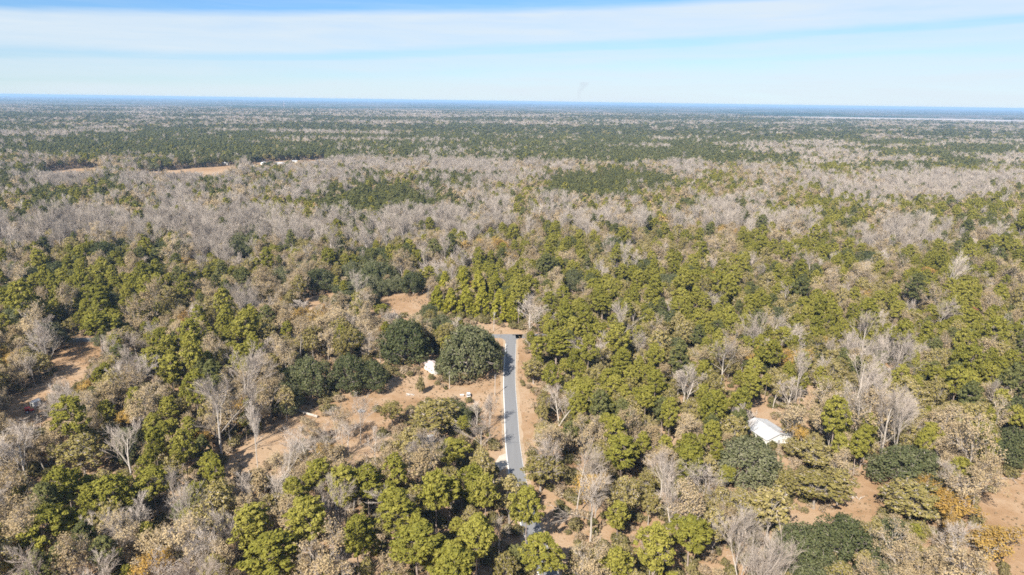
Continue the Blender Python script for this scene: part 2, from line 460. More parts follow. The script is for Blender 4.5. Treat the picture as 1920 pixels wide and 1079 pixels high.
def bare(kind, h, r, bark, twig, frac=.62, spread=.55, levels=(8, 6, 5, 4), fork=.35, tw=.05, upright=.35, stems=1, leaf=None, nleaf=0):
    tb, cb, lb, fb = MB(), MB(), MB(), MB()
    tips = []

    def grow(p, d, L, rad, lev):
        nseg = 4 if lev == 0 else 3 if lev < 3 else 2 if lev == 3 else 1
        pts = [np.array(p)]
        dd = np.array(d)
        for i in range(nseg):
            dd = dd + rng.normal(size=3) * (.07 if lev == 0 else .17) + np.array([0, 0, upright * .12 * (lev > 0)])
            dd /= np.linalg.norm(dd)
            pts.append(pts[-1] + dd * L / nseg)
        end = rad * (.45 if lev < 4 else 0)
        mb = tb if lev <= 1 else cb
        mi = 0
        for i in range(nseg):
            a = rad + (end - rad) * i / nseg; b2 = rad + (end - rad) * (i + 1) / nseg
            if lev == 4 or (lev == 3 and i == nseg - 1): b2 = 0
            mb.tube(pts[i], pts[i + 1], a, b2, (7, 5, 4, 3, 3)[lev], mi)
            if lev <= 2: lb.tube(pts[i], pts[i + 1], a, max(b2, .02), 3, 0)
            if lev <= 0: fb.tube(pts[i], pts[i + 1], a * 1.2, b2 * 1.2, 3, 0)
        if lev == 3:
            tips.append(pts[-1])
            lb.tube(pts[0], pts[-1], tw * 1.3, 0, 3, 1)
        if lev == 4 and rng.uniform() < .45: lb.tube(pts[0], pts[-1], tw * 1.15, 0, 3, 1)
        if lev == 2 and rng.uniform() < .6: fb.tube(pts[0], pts[-1] + (pts[-1] - pts[0]) * .3, .22, 0, 3, 1)
        if lev < 4:
            kk = levels[lev]
            for j in range(kk):
                t = (fork + (1 - fork) * (j + rng.uniform(.2, .9)) / kk) if lev == 0 else (.2 + .8 * (j + rng.uniform(.1, .95)) / kk)
                t = min(t, .995); s = t * nseg; i0 = int(s); q = pts[i0] + (pts[i0 + 1] - pts[i0]) * (s - i0)
                ax = rng.normal(size=3); ax -= ax.dot(dd) * dd; ax /= np.linalg.norm(ax)
                an = rng.uniform(.35, .85) * spread * 1.6
                nd = dd * math.cos(an) + ax * math.sin(an) + np.array([0, 0, upright * .4]); nd /= np.linalg.norm(nd)
                cl = L * (rng.uniform(.42, .62) if lev == 0 else rng.uniform(.45, .72)) * (1.15 - .45 * t)
                if lev >= 2: cl = max(cl, .8)
                grow(q, nd, cl, max(tw * (1.0, .9, .8, .62)[lev], rad * (1 - .55 * t) * (.42 if lev == 0 else .5)), lev + 1)
    for s in range(stems):
        d = np.array([0, 0, 1.0]) + (rng.normal(size=3) * np.array([.16, .16, 0]) if stems > 1 else rng.normal(size=3) * np.array([.05, .05, 0]))
        grow((rng.normal() * .3 * (stems > 1), rng.normal() * .3 * (stems > 1), -.3), d / np.linalg.norm(d), h * .86 * (1 if s == 0 else rng.uniform(.75, .95)), h * .0105 + .05, 0)
    if leaf and nleaf:
        tt = np.array(tips)
        sel = tt[rng.integers(0, len(tt), nleaf)] + rng.normal(size=(nleaf, 3)) * .45
        cc = np.array([0, 0, h * .55])
        cb.leaves(sel, (sel - cc) / h * 2 + rng.normal(size=sel.shape) * .6 + np.array([0, 0, .3]), .28, 1.7, 1, np.clip(rng.normal(.5, .25, nleaf), 0, 1))
        sl = tt[rng.integers(0, len(tt), nleaf // 5)] + rng.normal(size=(nleaf // 5, 3)) * .6
        lb.leaves(sl, (sl - cc) / h * 2 + rng.normal(size=sl.shape) * .6 + np.array([0, 0, .3]), .85, 1.3, 2, np.clip(rng.normal(.5, .25, len(sl)), 0, 1))
        sl = tt[rng.integers(0, len(tt), 40)]
        fb.leaves(sl, (sl - cc) / h * 2 + rng.normal(size=sl.shape) * .6 + np.array([0, 0, .3]), 1.5, 1.2, 2, np.clip(rng.normal(.5, .25, 40), 0, 1))
    else:
        tt = np.array(tips)
        sl = tt[rng.integers(0, len(tt), 46)]
        for q in sl:
            d = rng.normal(size=3) * .5 + np.array([q[0] / h, q[1] / h, .9]); d /= np.linalg.norm(d)
            fb.tube(q - d * 1.6, q + d * 1.1, .17, 0, 3, 1)
    mats = [M[twig]] + ([M[leaf]] if leaf else [])
    VAR.setdefault(kind, []).append(dict(
        trunk=tb.mesh('trunk', [M[bark]]), crown=cb.mesh('crown', mats),
        full=full_mesh(kind + '_full', tb, cb, [M[bark]], mats), lod=lb.mesh(kind + '_mid', [M[bark], M[twig]] + ([M[leaf]] if leaf else [])), far=fb.mesh(kind + '_far', [M[bark], M[twig]] + ([M[leaf]] if leaf else [])), h=h, r=r, frac=frac))


for i in range(7): leafy('pine_tree', 'pine', rng.uniform(18, 23), rng.uniform(3.7, 5.0), 125, 40, .31, 2.3, 'pine', 'barkpine', .72, .78, .35, .22, .3)
for i in range(5): leafy('dark_pine', 'pine', rng.uniform(17, 22), rng.uniform(3.6, 5.0), 120, 40, .33, 2.2, 'darkpine', 'barkpine', .72, .78, .35, .22, .3)
for i in range(4): leafy('live_oak', 'liveoak', rng.uniform(14, 16), rng.uniform(9.5, 11), 130, 74, .46, 1.5, 'liveoak', 'barkoak', .55, .85, .22, .5, .45, 1, .2)
for i in range(8): leafy('water_oak', 'oak', rng.uniform(13, 17.5), rng.uniform(4.0, 5.6), 105, 26, .34, 1.7, 'wateroak', 'barkoak', .62, .85, .5, .24, .3, 3)
for i in range(5): bare('tan_tree', rng.uniform(13, 17), 5, 'barkoak', 'twig', .62, .62, (8, 6, 5, 3), .3, .045, .25, 1, 'tan', 2300)
for i in range(2): bare('russet_tree', rng.uniform(11, 13), 4.5, 'barkoak', 'twig', .6, .66, (8, 6, 5, 3), .25, .045, .25, 1, 'russet', 3400)
for i in range(7): bare('bare_tree', rng.uniform(15, 21), 5, 'barkbare', 'twig', .66, rng.uniform(.42, .64), (8, 6, 6, 5), rng.uniform(.26, .45), .038, rng.uniform(.2, .42), 1 + (i % 3 == 2))
for i in range(5): bare('gum_tree', rng.uniform(17, 21), 3.6, 'gumbark', 'gumtwig', .68, .44, (9, 7, 6, 5), .40, .038, .5, 1)
for i in range(3): leafy('cedar_tree', 'cedar', rng.uniform(13, 15), rng.uniform(3.2, 3.8), 100, 48, .36, 2.0, 'cedar', 'barkpine', .5, .9, .1, .22, .35)
for i in range(3): leafy('shrub', 'shrub', rng.uniform(2.4, 3.6), rng.uniform(1.7, 2.3), 16, 34, .34, 1.6, 'brush', 'barkoak', .5, .8, .3, .07, .3, 1)
for i in range(3): leafy('dry_bush', 'shrub', rng.uniform(2.0, 3.4), rng.uniform(1.6, 2.2), 16, 20, .26, 2.6, 'dry', 'barkoak', .5, .8, .3, .06, .2, 4)

CAT = {'pine_tree': 'tree', 'dark_pine': 'tree', 'live_oak': 'tree', 'water_oak': 'tree', 'tan_tree': 'tree', 'russet_tree': 'tree', 'bare_tree': 'tree', 'gum_tree': 'tree', 'cedar_tree': 'tree', 'shrub': 'shrub', 'dry_bush': 'shrub'}
GRP = {'pine_tree': 'yellow green pines in the forest', 'dark_pine': 'deep green pines in the forest', 'live_oak': 'dark live oaks in the forest', 'water_oak': 'olive green oaks in the forest',
       'tan_tree': 'tan leaved trees in the forest', 'russet_tree': 'russet leaved trees in the forest', 'bare_tree': 'pale bare trees in the forest', 'gum_tree': 'grey swamp trees in the bare belts',
       'cedar_tree': 'cedars at the road junction', 'shrub': 'green shrubs under the trees', 'dry_bush': 'dry bushes under the trees'}
LOOK = {'pine_tree': 'yellow green pine', 'dark_pine': 'deep green pine', 'live_oak': 'dark spreading live oak', 'water_oak': 'olive green oak', 'tan_tree': 'tan leaved tree',
        'russet_tree': 'russet leaved tree', 'bare_tree': 'pale bare tree', 'gum_tree': 'grey twiggy swamp tree', 'cedar_tree': 'bushy cedar', 'shrub': 'low green shrub', 'dry_bush': 'low dry bush'}


def plant(kind, x, y, sc, szf, rot, label, vi=None, group=None, crown_mat=None):
    V = VAR[kind][vi % len(VAR[kind]) if vi is not None else random.randrange(len(VAR[kind]))]
    o = empty(kind, (x, y, 0), rot, label, CAT[kind], group or GRP[kind])
    an_ = random.uniform(.88, 1.13)
    o.scale = (sc * an_, sc / an_, szf)
    obj('trunk', V['trunk'], o)
    c = obj('crown', V['crown'], o)
    if crown_mat:
        c.data = c.data.copy(); c.data.materials[0] = crown_mat
    return o


# ------------------------------------------------------------------ the trees one can single out: kind, crown centre in the photo, width (m), height (m), label
HERO = [
 ('live_oak', 879, 655, 24.5, 26, 'huge dark live oak between the white shed and the lane, shading the asphalt'),
 ('live_oak', 758, 636, 25, 22, 'huge dark live oak just behind and left of the white shed'),
 ('live_oak', 580, 704, 19, 18, 'dark live oak with pale leaning limbs beside the fallen log'),
 ('live_oak', 655, 696, 18, 17, 'dark live oak with forked pale trunk at the far edge of the sandy yard'),
 ('shrub', 788, 721, 4.4, 8.5, 'lone columnar evergreen bush standing in the yard before the white shed'),
 ('water_oak', 815, 778, 22, 15, 'wide olive oak whose crown overlaps the near edge of the sandy yard'),
 ('pine_tree', 846, 843, 13, 13, 'round bright green pine in the woods left of the pale driveway'),
 ('bare_tree', 674, 785, 7, 17, 'slim pale bare tree rising in front of the open yard'),
 ('bare_tree', 917, 768, 7, 12, 'thin whitish bare tree beside the lane across from the white car'),
 ('bare_tree', 900, 818, 10, 12, 'grey brown bare tree whose branch shadow crosses the lane'),
 ('water_oak', 735, 770, 9, 11, 'small olive oak at the near edge of the yard left of the wide oak'),
 ('pine_tree', 986, 950, 9, 22, 'slender pine standing over the near end of the lane'),
 ('pine_tree', 575, 975, 12, 24, 'tall dense yellow green pine left of the reddish bare tree near the bottom edge'),
 ('pine_tree', 470, 985, 12, 21, 'yellow green pine leftmost in the dense pine stand near the bottom edge'),
 ('pine_tree', 503, 1040, 14, 21, 'broad yellow green pine at the bottom edge of the pine stand'),
 ('pine_tree', 645, 908, 12, 21, 'yellow green pine at the far side of the dense pine stand'),
 ('pine_tree', 598, 893, 11, 20, 'yellow green pine at the upper left corner of the dense pine stand'),
 ('pine_tree', 740, 955, 12, 22, 'yellow green pine just right of the reddish bare tree'),
 ('pine_tree', 783, 1020, 13, 21, 'rounded bright yellow pine near the bottom edge left of the lane'),
 ('pine_tree', 818, 920, 12, 22, 'yellow green pine with visible bare lower branches below the pale driveway'),
 ('pine_tree', 848, 1068, 12, 20, 'yellow green pine cut by the bottom edge left of the lane'),
 ('pine_tree', 893, 1010, 11, 21, 'yellow green pine two crowns left of the near end of the lane'),
 ('pine_tree', 690, 905, 11, 20, 'olive green pine at the far right of the dense pine stand'),
 ('pine_tree', 670, 1000, 9, 20, 'narrow pine just below and right of the reddish bare tree'),
 ('bare_tree', 630, 968, 10, 20, 'reddish grey bare tree standing inside the dense pine stand'),
 ('bare_tree', 408, 778, 15, 26, 'tallest white trunked bare tree in the open brown wood floor'),
 ('bare_tree', 480, 820, 7, 22, 'slim white trunked bare tree right of the tallest one'),
 ('bare_tree', 45, 850, 16, 20, 'big silvery bare tree against the left edge of the photo'),
 ('bare_tree', 240, 845, 11, 17, 'white bare tree standing before a green crown left of the brown wood floor'),
 ('pine_tree', 185, 608, 17, 22, 'large bright yellow green pine beside the far side road'),
 ('pine_tree', 318, 688, 13, 19, 'bright green pine right of its twin in the brown woods'),
 ('pine_tree', 282, 672, 12, 19, 'darker green pine left of its twin in the brown woods'),
 ('bare_tree', 252, 640, 15, 15, 'round silvery bare tree right of the large pine by the side road'),
 ('live_oak', 240, 830, 12, 13, 'dark oak behind the white bare tree in the brown woods'),
 ('water_oak', 150, 845, 17, 16, 'broad olive oak amid bare trees in the lower left woods'),
 ('pine_tree', 85, 985, 15, 17, 'spreading dark pine low in the bare lower left woods'),
 ('pine_tree', 285, 905, 10, 18, 'single yellow green pine among the bare trees left of the pine stand'),
 ('russet_tree', 232, 785, 8, 10, 'small orange leaved tree in the brown woods'),
 ('live_oak', 775, 528, 18, 15, 'lone dark oak casting a shadow in the far clearing'),
 ('pine_tree', 716, 578, 11, 9, 'small flat topped pine at the near edge of the far clearing'),
 ('live_oak', 700, 560, 9, 12, 'narrow shaded oak at the left side of the far clearing'),
 ('live_oak', 600, 522, 22, 15, 'wide dark oak with pale stems left of the far clearing'),
 ('live_oak', 660, 508, 20, 14, 'dark oak behind the left end of the far clearing'),
 ('tan_tree', 495, 560, 14, 16, 'yellowish tan tree with a clear trunk left of the far clearing'),
 ('live_oak', 530, 520, 14, 17, 'shaded dark oak left of the wide one by the far clearing'),
 ('live_oak', 452, 462, 26, 21, 'big rounded dark green oak standing in the belt of grey trees'),
 ('bare_tree', 990, 600, 16, 17, 'big pale bare tree right of the road junction'),
 ('pine_tree', 1045, 640, 17, 20, 'large green pine on the right of the lane close to the junction'),
 ('pine_tree', 1130, 570, 13, 19, 'rounded bright pine standing clear in the woods right of the junction'),
 ('live_oak', 1075, 525, 18, 16, 'dark oak with deep shade in the woods right of the far cedars'),
 ('live_oak', 1405, 858, 26, 14, 'large grey green live oak in front of the white roofed house'),
 ('pine_tree', 1362, 888, 7.5, 9, 'small vivid green pine left of the oak before the white roofed house'),
 ('bare_tree', 1355, 678, 16, 17, 'fan shaped white bare tree in the woods beyond the white roofed house'),
 ('bare_tree', 1612, 700, 13, 22, 'tallest white bare tree right of the white roofed house'),
 ('bare_tree', 1640, 735, 10, 20, 'slanting cluster of white bare stems right of the white roofed house'),
 ('bare_tree', 1480, 745, 12, 13, 'rounded grey bare tree just beyond the white roofed house'),
 ('bare_tree', 1285, 720, 14, 16, 'silvery bare tree in shade left of the white roofed house'),
 ('water_oak', 1575, 905, 12, 14, 'open olive oak with dark trunk in the sandy clearing below the white roofed house'),
 ('live_oak', 1700, 870, 21, 14, 'dark oak at the right side of the sandy clearing'),
 ('water_oak', 1712, 935, 20, 13, 'olive oak in front of the dark oak at the right side of the clearing'),
 ('bare_tree', 1782, 905, 9, 13, 'fan of pale bare branches left of the lower right field'),
 ('live_oak', 1500, 1030, 18, 14, 'dark oak at the bottom edge by the winding sandy track'),
 ('live_oak', 1582, 1010, 19, 13, 'dark oak at the bottom edge right of the winding sandy track'),
 ('water_oak', 1445, 950, 14, 18, 'olive oak on a tall pale trunk left of the winding sandy track'),
 ('water_oak', 1530, 910, 17, 13, 'olive oak in the bend of the sandy track below the white roofed house'),
 ('water_oak', 1530, 850, 14, 12, 'olive oak right beside the white roofed house'),
 ('russet_tree', 1800, 960, 16, 9, 'yellow orange tree at the left edge of the lower right field'),
 ('russet_tree', 1845, 1025, 14, 8, 'low orange tree nearest the corner of the lower right field'),
 ('bare_tree', 1790, 1010, 13, 11, 'tangled pale bare tree among the orange trees by the lower right field'),
 ('live_oak', 1898, 835, 17, 13, 'dark oak at the right edge beyond the lower right field'),
 ('bare_tree', 1240, 895, 10, 17, 'pale bare tree on the left in the open tan grove right of the lane'),
 ('bare_tree', 1265, 930, 10, 19, 'pale bare tree leaning in the middle of the open tan grove'),
 ('bare_tree', 1320, 900, 12, 18, 'forked pale bare tree on the right in the open tan grove'),
 ('bare_tree', 1395, 1030, 8, 17, 'broken white snag near the bottom edge right of the lane'),
 ('pine_tree', 1295, 1000, 12, 17, 'green pine at the bottom below the open tan grove'),
 ('bare_tree', 1052, 850, 12, 16, 'white forked bare tree right of the lane near the pale driveway'),
 ('bare_tree', 1110, 950, 12, 18, 'grey bare tree right of the near end of the lane'),
 ('pine_tree', 1165, 842, 14, 17, 'bright yellow green pine in the woods right of the lane, nearer than the house'),
 ('bare_tree', 1048, 758, 12, 14, 'rounded pale grey bare tree at the edge of the woods right of the lane'),
 ('tan_tree', 1098, 830, 8, 15, 'narrow brown leaved tree between green crowns right of the lane'),
 ('water_oak', 1000, 690, 12, 12, 'olive oak overhanging the right edge of the lane'),
 ('water_oak', 1015, 880, 14, 13, 'grey green oak right of the lane beside the pale driveway'),
 ('water_oak', 955, 925, 12, 17, 'olive oak over the lane just below the pale driveway'),
 ('pine_tree', 1016, 1035, 11, 19, 'pine hiding the lane at the bottom edge'),
 ('bare_tree', 652, 822, 8, 10, 'low grey bare tree on the left edge of the sandy yard'),
 ('bare_tree', 702, 838, 9, 11, 'low twiggy bare tree at the bottom of the sandy yard'),
 ('bare_tree', 632, 790, 8, 11, 'thin bare tree between the fallen log and the sandy yard'),
 ('bare_tree', 575, 835, 12, 13, 'round whitish bare tree below the fallen log'),
 ('tan_tree', 640, 800, 7, 12, 'slender yellowish tree in front of the sandy yard'),
 ('bare_tree', 893, 775, 7, 9, 'small bare tree at the right end of the wide yard oak'),
 ('bare_tree', 565, 578, 12, 8, 'low pale bare tree at the left tip of the far clearing'),
 ('tan_tree', 640, 570, 13, 9, 'low tan tree in the middle of the far clearing'),
 ('tan_tree', 712, 652, 10, 12, 'tan leaved tree squeezed between two dark oaks left of the white shed'),
 ('bare_tree', 690, 650, 9, 12, 'grey bare tree left of the huge oak behind the white shed'),
 ('live_oak', 365, 303, 24, 16, 'round dark tree alone in the distant tan field'),
 ('live_oak', 507, 311, 30, 16, 'dark rounded tree between the distant white roofs'),
 ('live_oak', 542, 309, 24, 15, 'dark tree right of the middle distant white roof'),
 ('cedar_tree', 820, 562, 11, 17, 'leftmost cedar in the row at the far side of the junction'),
 ('cedar_tree', 846, 566, 11, 17, 'second cedar from the left in the row at the junction'),
 ('cedar_tree', 874, 566, 12, 18, 'third cedar from the left in the row at the junction'),
 ('cedar_tree', 903, 568, 12, 18, 'fourth cedar from the left in the row at the junction'),
 ('cedar_tree', 938, 572, 12.5, 19, 'fifth cedar from the left, right of the utility pole'),
 ('cedar_tree', 964, 576, 11, 18, 'rightmost cedar in the row at the far side of the junction'),
 ('cedar_tree', 834, 538, 12, 20, 'first from the left in the back row of cedars beyond the junction'),
 ('cedar_tree', 866, 534, 12, 20, 'second from the left in the back row of cedars beyond the junction'),
 ('cedar_tree', 898, 536, 12, 20, 'third from the left in the back row of cedars beyond the junction'),
 ('cedar_tree', 930, 540, 12, 20, 'rightmost in the back row of cedars beyond the junction'),
 ('water_oak', 1488, 838, 9, 9, 'small olive oak screening the right wall of the white roofed house'),
 ('pine_tree', 805, 512, 13, 17, 'bright yellow pine left behind the cedars at the junction'),
 ('pine_tree', 868, 512, 13, 18, 'bright yellow pine right behind the cedars at the junction'),
 ('shrub', 608, 560, 9, 5, 'green bush at the left end of the far clearing'),
 ('shrub', 706, 766, 5, 3, 'grey green bush in the middle of the sandy yard'),
]
FR = {'shrub': .5}
placed = []       # x, y, radius


def hero_all():
    for kind, cx, cy, wd, h, lab in HERO:
        vi = random.randrange(len(VAR[kind])); V = VAR[kind][vi]
        p = at(cx, cy, h * V['frac'])
        cm = M['deadred'] if 'zzz' in lab else None
        plant(kind, p.x, p.y, wd / (2 * V['r']), h / V['h'], random.uniform(0, 6.28), lab, vi, None, cm)
        placed.append((p.x, p.y, wd / 2, h))


hero_all()
p = at(1826, 582, 16)
V = VAR['pine_tree'][1]
plant('pine_tree', p.x, p.y, .62, .9, 1.0, 'dead pine with reddish brown needles among green trees on the right', 1, None, M['deadred'])
placed.append((p.x, p.y, 4, 18))

# ------------------------------------------------------------------ where nothing tall grows (outlines of the open ground, in the photograph)
OPEN = [
 [(600, 800), (640, 752), (700, 735), (728, 712), (800, 706), (830, 735), (900, 715), (920, 690), (945, 680), (945, 850), (925, 830), (900, 795), (880, 752), (800, 752), (770, 768), (740, 800), (712, 810), (700, 862), (650, 870), (640, 830), (600, 828)],
 [(556, 580), (580, 558), (612, 550), (640, 552), (606, 574), (575, 592)],
 [(690, 566), (735, 550), (800, 548), (800, 598), (752, 594), (705, 602), (690, 590)],
 [(2, 806), (18, 738), (92, 734), (98, 796), (60, 806)],
 [(10, 800), (30, 760), (60, 730), (110, 700), (95, 668), (105, 655), (90, 632), (150, 628), (158, 645), (205, 652), (165, 690), (150, 722), (80, 740), (80, 785)],
 [(1385, 900), (1440, 918), (1478, 955), (1505, 975), (1560, 958), (1590, 905), (1625, 880), (1655, 890), (1650, 965), (1600, 1000), (1492, 1008), (1462, 1040), (1430, 1079), (1480, 1000), (1440, 945)],
 [(1838, 940), (1880, 905), (1930, 895), (2060, 880), (2090, 1120), (1900, 1110), (1870, 1040), (1835, 1000)],
 [(1412, 765), (1440, 748), (1446, 782), (1478, 812), (1476, 832), (1455, 846), (1400, 800)],
 [(1500, 735), (1524, 720), (1526, 780), (1508, 792)],
 [(968, 735), (1000, 735), (1002, 800), (1000, 850), (985, 860), (972, 850)],
 [(920, 618), (985, 622), (985, 660), (975, 730), (940, 730), (938, 690), (925, 660)],
 [(72, 327), (110, 319), (190, 314), (192, 320), (110, 329)],
 [(236, 326), (330, 319), (425, 312), (450, 317), (420, 326), (330, 329)],
 [(465, 308), (480, 305), (610, 300), (612, 304), (560, 308), (480, 312)],
 [(555, 690), (690, 690), (690, 735), (555, 745)],
 [(788, 813), (809, 811), (809, 825), (788, 826)],
 [(884, 612), (928, 606), (928, 628), (884, 628)],
 [(786, 668), (832, 668), (828, 712), (790, 708)],
 [(942, 640), (976, 640), (974, 740), (978, 890), (962, 893), (926, 884), (924, 862), (942, 845)],
 [(1000, 900), (1030, 930), (1060, 1000), (1070, 1079), (1010, 1100), (990, 1079), (1010, 1010), (1000, 950)],
 [(430, 850), (520, 790), (560, 800), (560, 840), (470, 890), (440, 900)],
 [(540, 760), (600, 770), (600, 795), (545, 785)],
]
LANE = np.array([(p.x, p.y) for p in lm]); CRS = np.array([(p.x, p.y) for p in lc])


def blocked(x, y, h, thin=False):
    """True where a tree of height h must not stand: it would grow on or hide open ground"""
    x = np.asarray(x, float); y = np.asarray(y, float)
    r = np.zeros(x.shape, bool)
    hs = (0.0,) if thin else (0.0, .2, .35, .5, .65, .8, .95)
    sp = np.asarray(h) * .13
    for f in hs:
        for dx in ((0,) if f < .4 else (-1, 0, 1)):
            px, py = proj(x + dx * sp, y, np.asarray(h) * f)
            for q in OPEN: r |= in_poly(q, px, py)
    for L, wdt in ((LANE, 4.2), (CRS, 3.4)):
        for i in range(len(L) - 1):
            ax, ay = L[i]; bx, by = L[i + 1]
            t = np.clip(((x - ax) * (bx - ax) + (y - ay) * (by - ay)) / ((bx - ax) ** 2 + (by - ay) ** 2), 0, 1)
            r |= (x - ax - t * (bx - ax)) ** 2 + (y - ay - t * (by - ay)) ** 2 < wdt ** 2
    return r


def vnoise(x, y, s, seed):
    r = np.random.default_rng(seed); t = r.uniform(size=(256, 256))
    X, Y = x / s, y / s
    i, j = np.floor(X).astype(int), np.floor(Y).astype(int); fx, fy = X - i, Y - j
    fx = fx * fx * (3 - 2 * fx); fy = fy * fy * (3 - 2 * fy)
    g = lambda a, b: t[a % 256, b % 256]
    return (g(i, j) * (1 - fx) + g(i + 1, j) * fx) * (1 - fy) + (g(i, j + 1) * (1 - fx) + g(i + 1, j + 1) * fx) * fy


# ------------------------------------------------------------------ what grows where (rows by photograph height, 32 columns of 60 px)
ROWY = [230, 255, 280, 305, 330, 355, 380, 405, 430, 460, 500, 540, 580, 630, 680, 730, 790, 850, 910, 980, 9999]
MAP = [
 "YYXYLYYXYYXYXXYYXXYXYYYMYLYXMYXY",
 "YYXYYYYYYYYYXXYYXXYXYYYMYYYXMYXM",
 "YYYXXXYYXXXXYYYXXXYYYXYYMYMMMYXY",
 "XYYXYYYYYYYBXLLLYYXYYYYYXMMMMMYM",
 "YBXBXYYBYBLLBLLLBBXYBLXBXMMYYMMM",
 "YLLYLLYLYLLYXYYLBKKKKXXXBLXLLLLL",
 "OKXYBLXBXLYKKYBXXKKYXXXXXMLLLLLD",
 "OYOBXLBLXXKKKKYLXLXBXXLBXMMXMMMM",
 "YYLLLLLLLXLYLLLLXLLLXLLLLXMXDMMM",
 "LLLLLXLDLLXLLXBXXMXXMXXMXMXLLMXM",
 "XODDDXLPXBXDDBXXXMMMXMMMMMMXMMMM",
 "XPPPPXOOTTDDDTDPPPMMDMXMMMMOMMMM",
 "XPPPPOXXTOXXTTTPPXPMMPMMMMXMXPPM",
 "XDPPXTOXTTTTTDPPBPPOOMPPMMMOMPPX",
 "TTTPGPXXTTOOXDDDPPOOMMMXOMXMMXMM",
 "TTTGXPPTTDDDXDDDPOOPOMXMXMXGMXOM",
 "TGGXTXXGTTXTXOOXMOPOOMPMOGXGMOOX",
 "GGOOGXXGTTTXOOOXMXMPOMODDOOGMOOD",
 "GGXXXXXGGTPPOPOOMOMMMXODOODDOMMX",
 "GXPGGGXGTOPPMPPOPMXXBMMXOOOXDDRO",
 "XGGGTGGGTXPPPPPXMMOXMMXBMDDXXMRO",
]
KINDS = ['pine_tree', 'dark_pine', 'live_oak', 'water_oak', 'tan_tree', 'russet_tree', 'bare_tree', 'gum_tree']
MIX = {
 'K': (.04, .84, .06, .06, 0, 0, 0, 0), 'P': (.66, .09, .03, .15, .05, 0, .02, 0), 'Y': (.10, .64, .06, .11, .06, 0, .01, .03), 'L': (.03, .12, .04, .10, .15, .004, .06, .496),
 'B': (.05, .08, .02, .17, .40, .02, .08, .18), 'O': (.18, .03, .05, .61, .09, .01, .03, 0), 'D': (.12, .10, .46, .21, .06, 0, .05, 0),
 'M': (.31, .07, .03, .44, .11, .008, .03, 0), 'X': (.18, .09, .05, .35, .26, .012, .06, .004), 'T': (.06, .03, .03, .20, .57, .03, .08, 0),
 'G': (.07, .03, .02, .15, .28, .015, .435, 0), 'R': (.03, .02, .04, .30, .22, .28, .11, 0)}
CODE = np.array([[ord(ch) for ch in r] for r in MAP])
CUM = np.zeros((128, 8))
for k_, v_ in MIX.items(): CUM[ord(k_)] = np.cumsum(v_) / sum(v_)


STAND = np.random.default_rng(77).uniform(size=(256, 256))


def kinds_at(x, y, jit=1.0, cell=26.0):
    px, py = proj(x, y, 11.0)
    k = len(px)
    py = py + rng.normal(size=k) * np.interp(py, [230, 400, 1000], [3, 7, 22]) * jit
    px = px + rng.normal(size=k) * 20 * jit
    row = np.searchsorted(ROWY, py); row = np.clip(row, 0, len(ROWY) - 1)
    c = np.clip((px // 60).astype(int), 0, 31)
    cum = CUM[CODE[row, c]]
    u = rng.uniform(size=k)
    cs = cell * 1.0
    st = STAND[np.floor((x + rng.normal(size=k) * cs * .25) / cs).astype(int) % 256, np.floor((y + rng.normal(size=k) * cs * .25) / cs).astype(int) % 256]
    u = np.where(rng.uniform(size=k) < .42, st, u)[:, None]
    return (u > cum).sum(1).clip(0, 7)


HR = {'pine_tree': (21, 4.6), 'dark_pine': (20, 4.6), 'live_oak': (13, 7.2), 'water_oak': (14.5, 4.9), 'tan_tree': (14, 4.4), 'russet_tree': (10, 3.6), 'bare_tree': (16, 4.2), 'gum_tree': (18, 2.8)}


def candidates(y0, y1, cell, margin):
    """jittered grid over the strip of ground the camera sees between distances y0 and y1"""
    X = []; Y = []
    ny = int((y1 - y0) / cell)
    for i in range(ny):
        yy = y0 + (i + .5) * cell
        half = (yy * CP + CAM_H * SP) * .752 + margin
        xs = np.arange(-half, half, cell)
        X.append(xs + rng.uniform(-.5, .5, len(xs)) * cell); Y.append(np.full(len(xs), yy) + rng.uniform(-.5, .5, len(xs)) * cell)
    return np.concatenate(X), np.concatenate(Y)


trees = []     # (kind index, x, y, scale, zscale)
NEAR_END = 620.0
X, Y = candidates(135, NEAR_END, 2.9, 34)
K = kinds_at(X, Y)
SC = np.clip(rng.lognormal(-.13, .22, len(X)), .5, 1.35); SZ = SC * rng.uniform(.86, 1.12, len(X))
HH = np.array([HR[k][0] for k in KINDS])[K] * SZ; RR = np.array([HR[k][1] for k in KINDS])[K] * SC
ok = ~blocked(X, Y, HH)
grid = {}
for (x, y, r, h) in placed:
    for gx in range(int((x - r) // 8), int((x + r) // 8) + 1):
        for gy in range(int((y - r) // 8), int((y + r) // 8) + 1):
            grid.setdefault((gx, gy), []).append((x, y, r * .92))
order = rng.permutation(len(X))
for i in order:
    if not ok[i]: continue
    x, y, r = X[i], Y[i], RR[i]
    gx, gy = int(x // 8), int(y // 8); bad = False
    for ax in (-2, -1, 0, 1, 2):
        for ay in (-2, -1, 0, 1, 2):
            for (qx, qy, qr) in grid.get((gx + ax, gy + ay), ()):
                if (qx - x) ** 2 + (qy - y) ** 2 < ((qr + r) * .57) ** 2: bad = True; break
            if bad: break
        if bad: break
    if bad: continue
    grid.setdefault((gx, gy), []).append((x, y, r))
    trees.append((K[i], x, y, SC[i], SZ[i]))
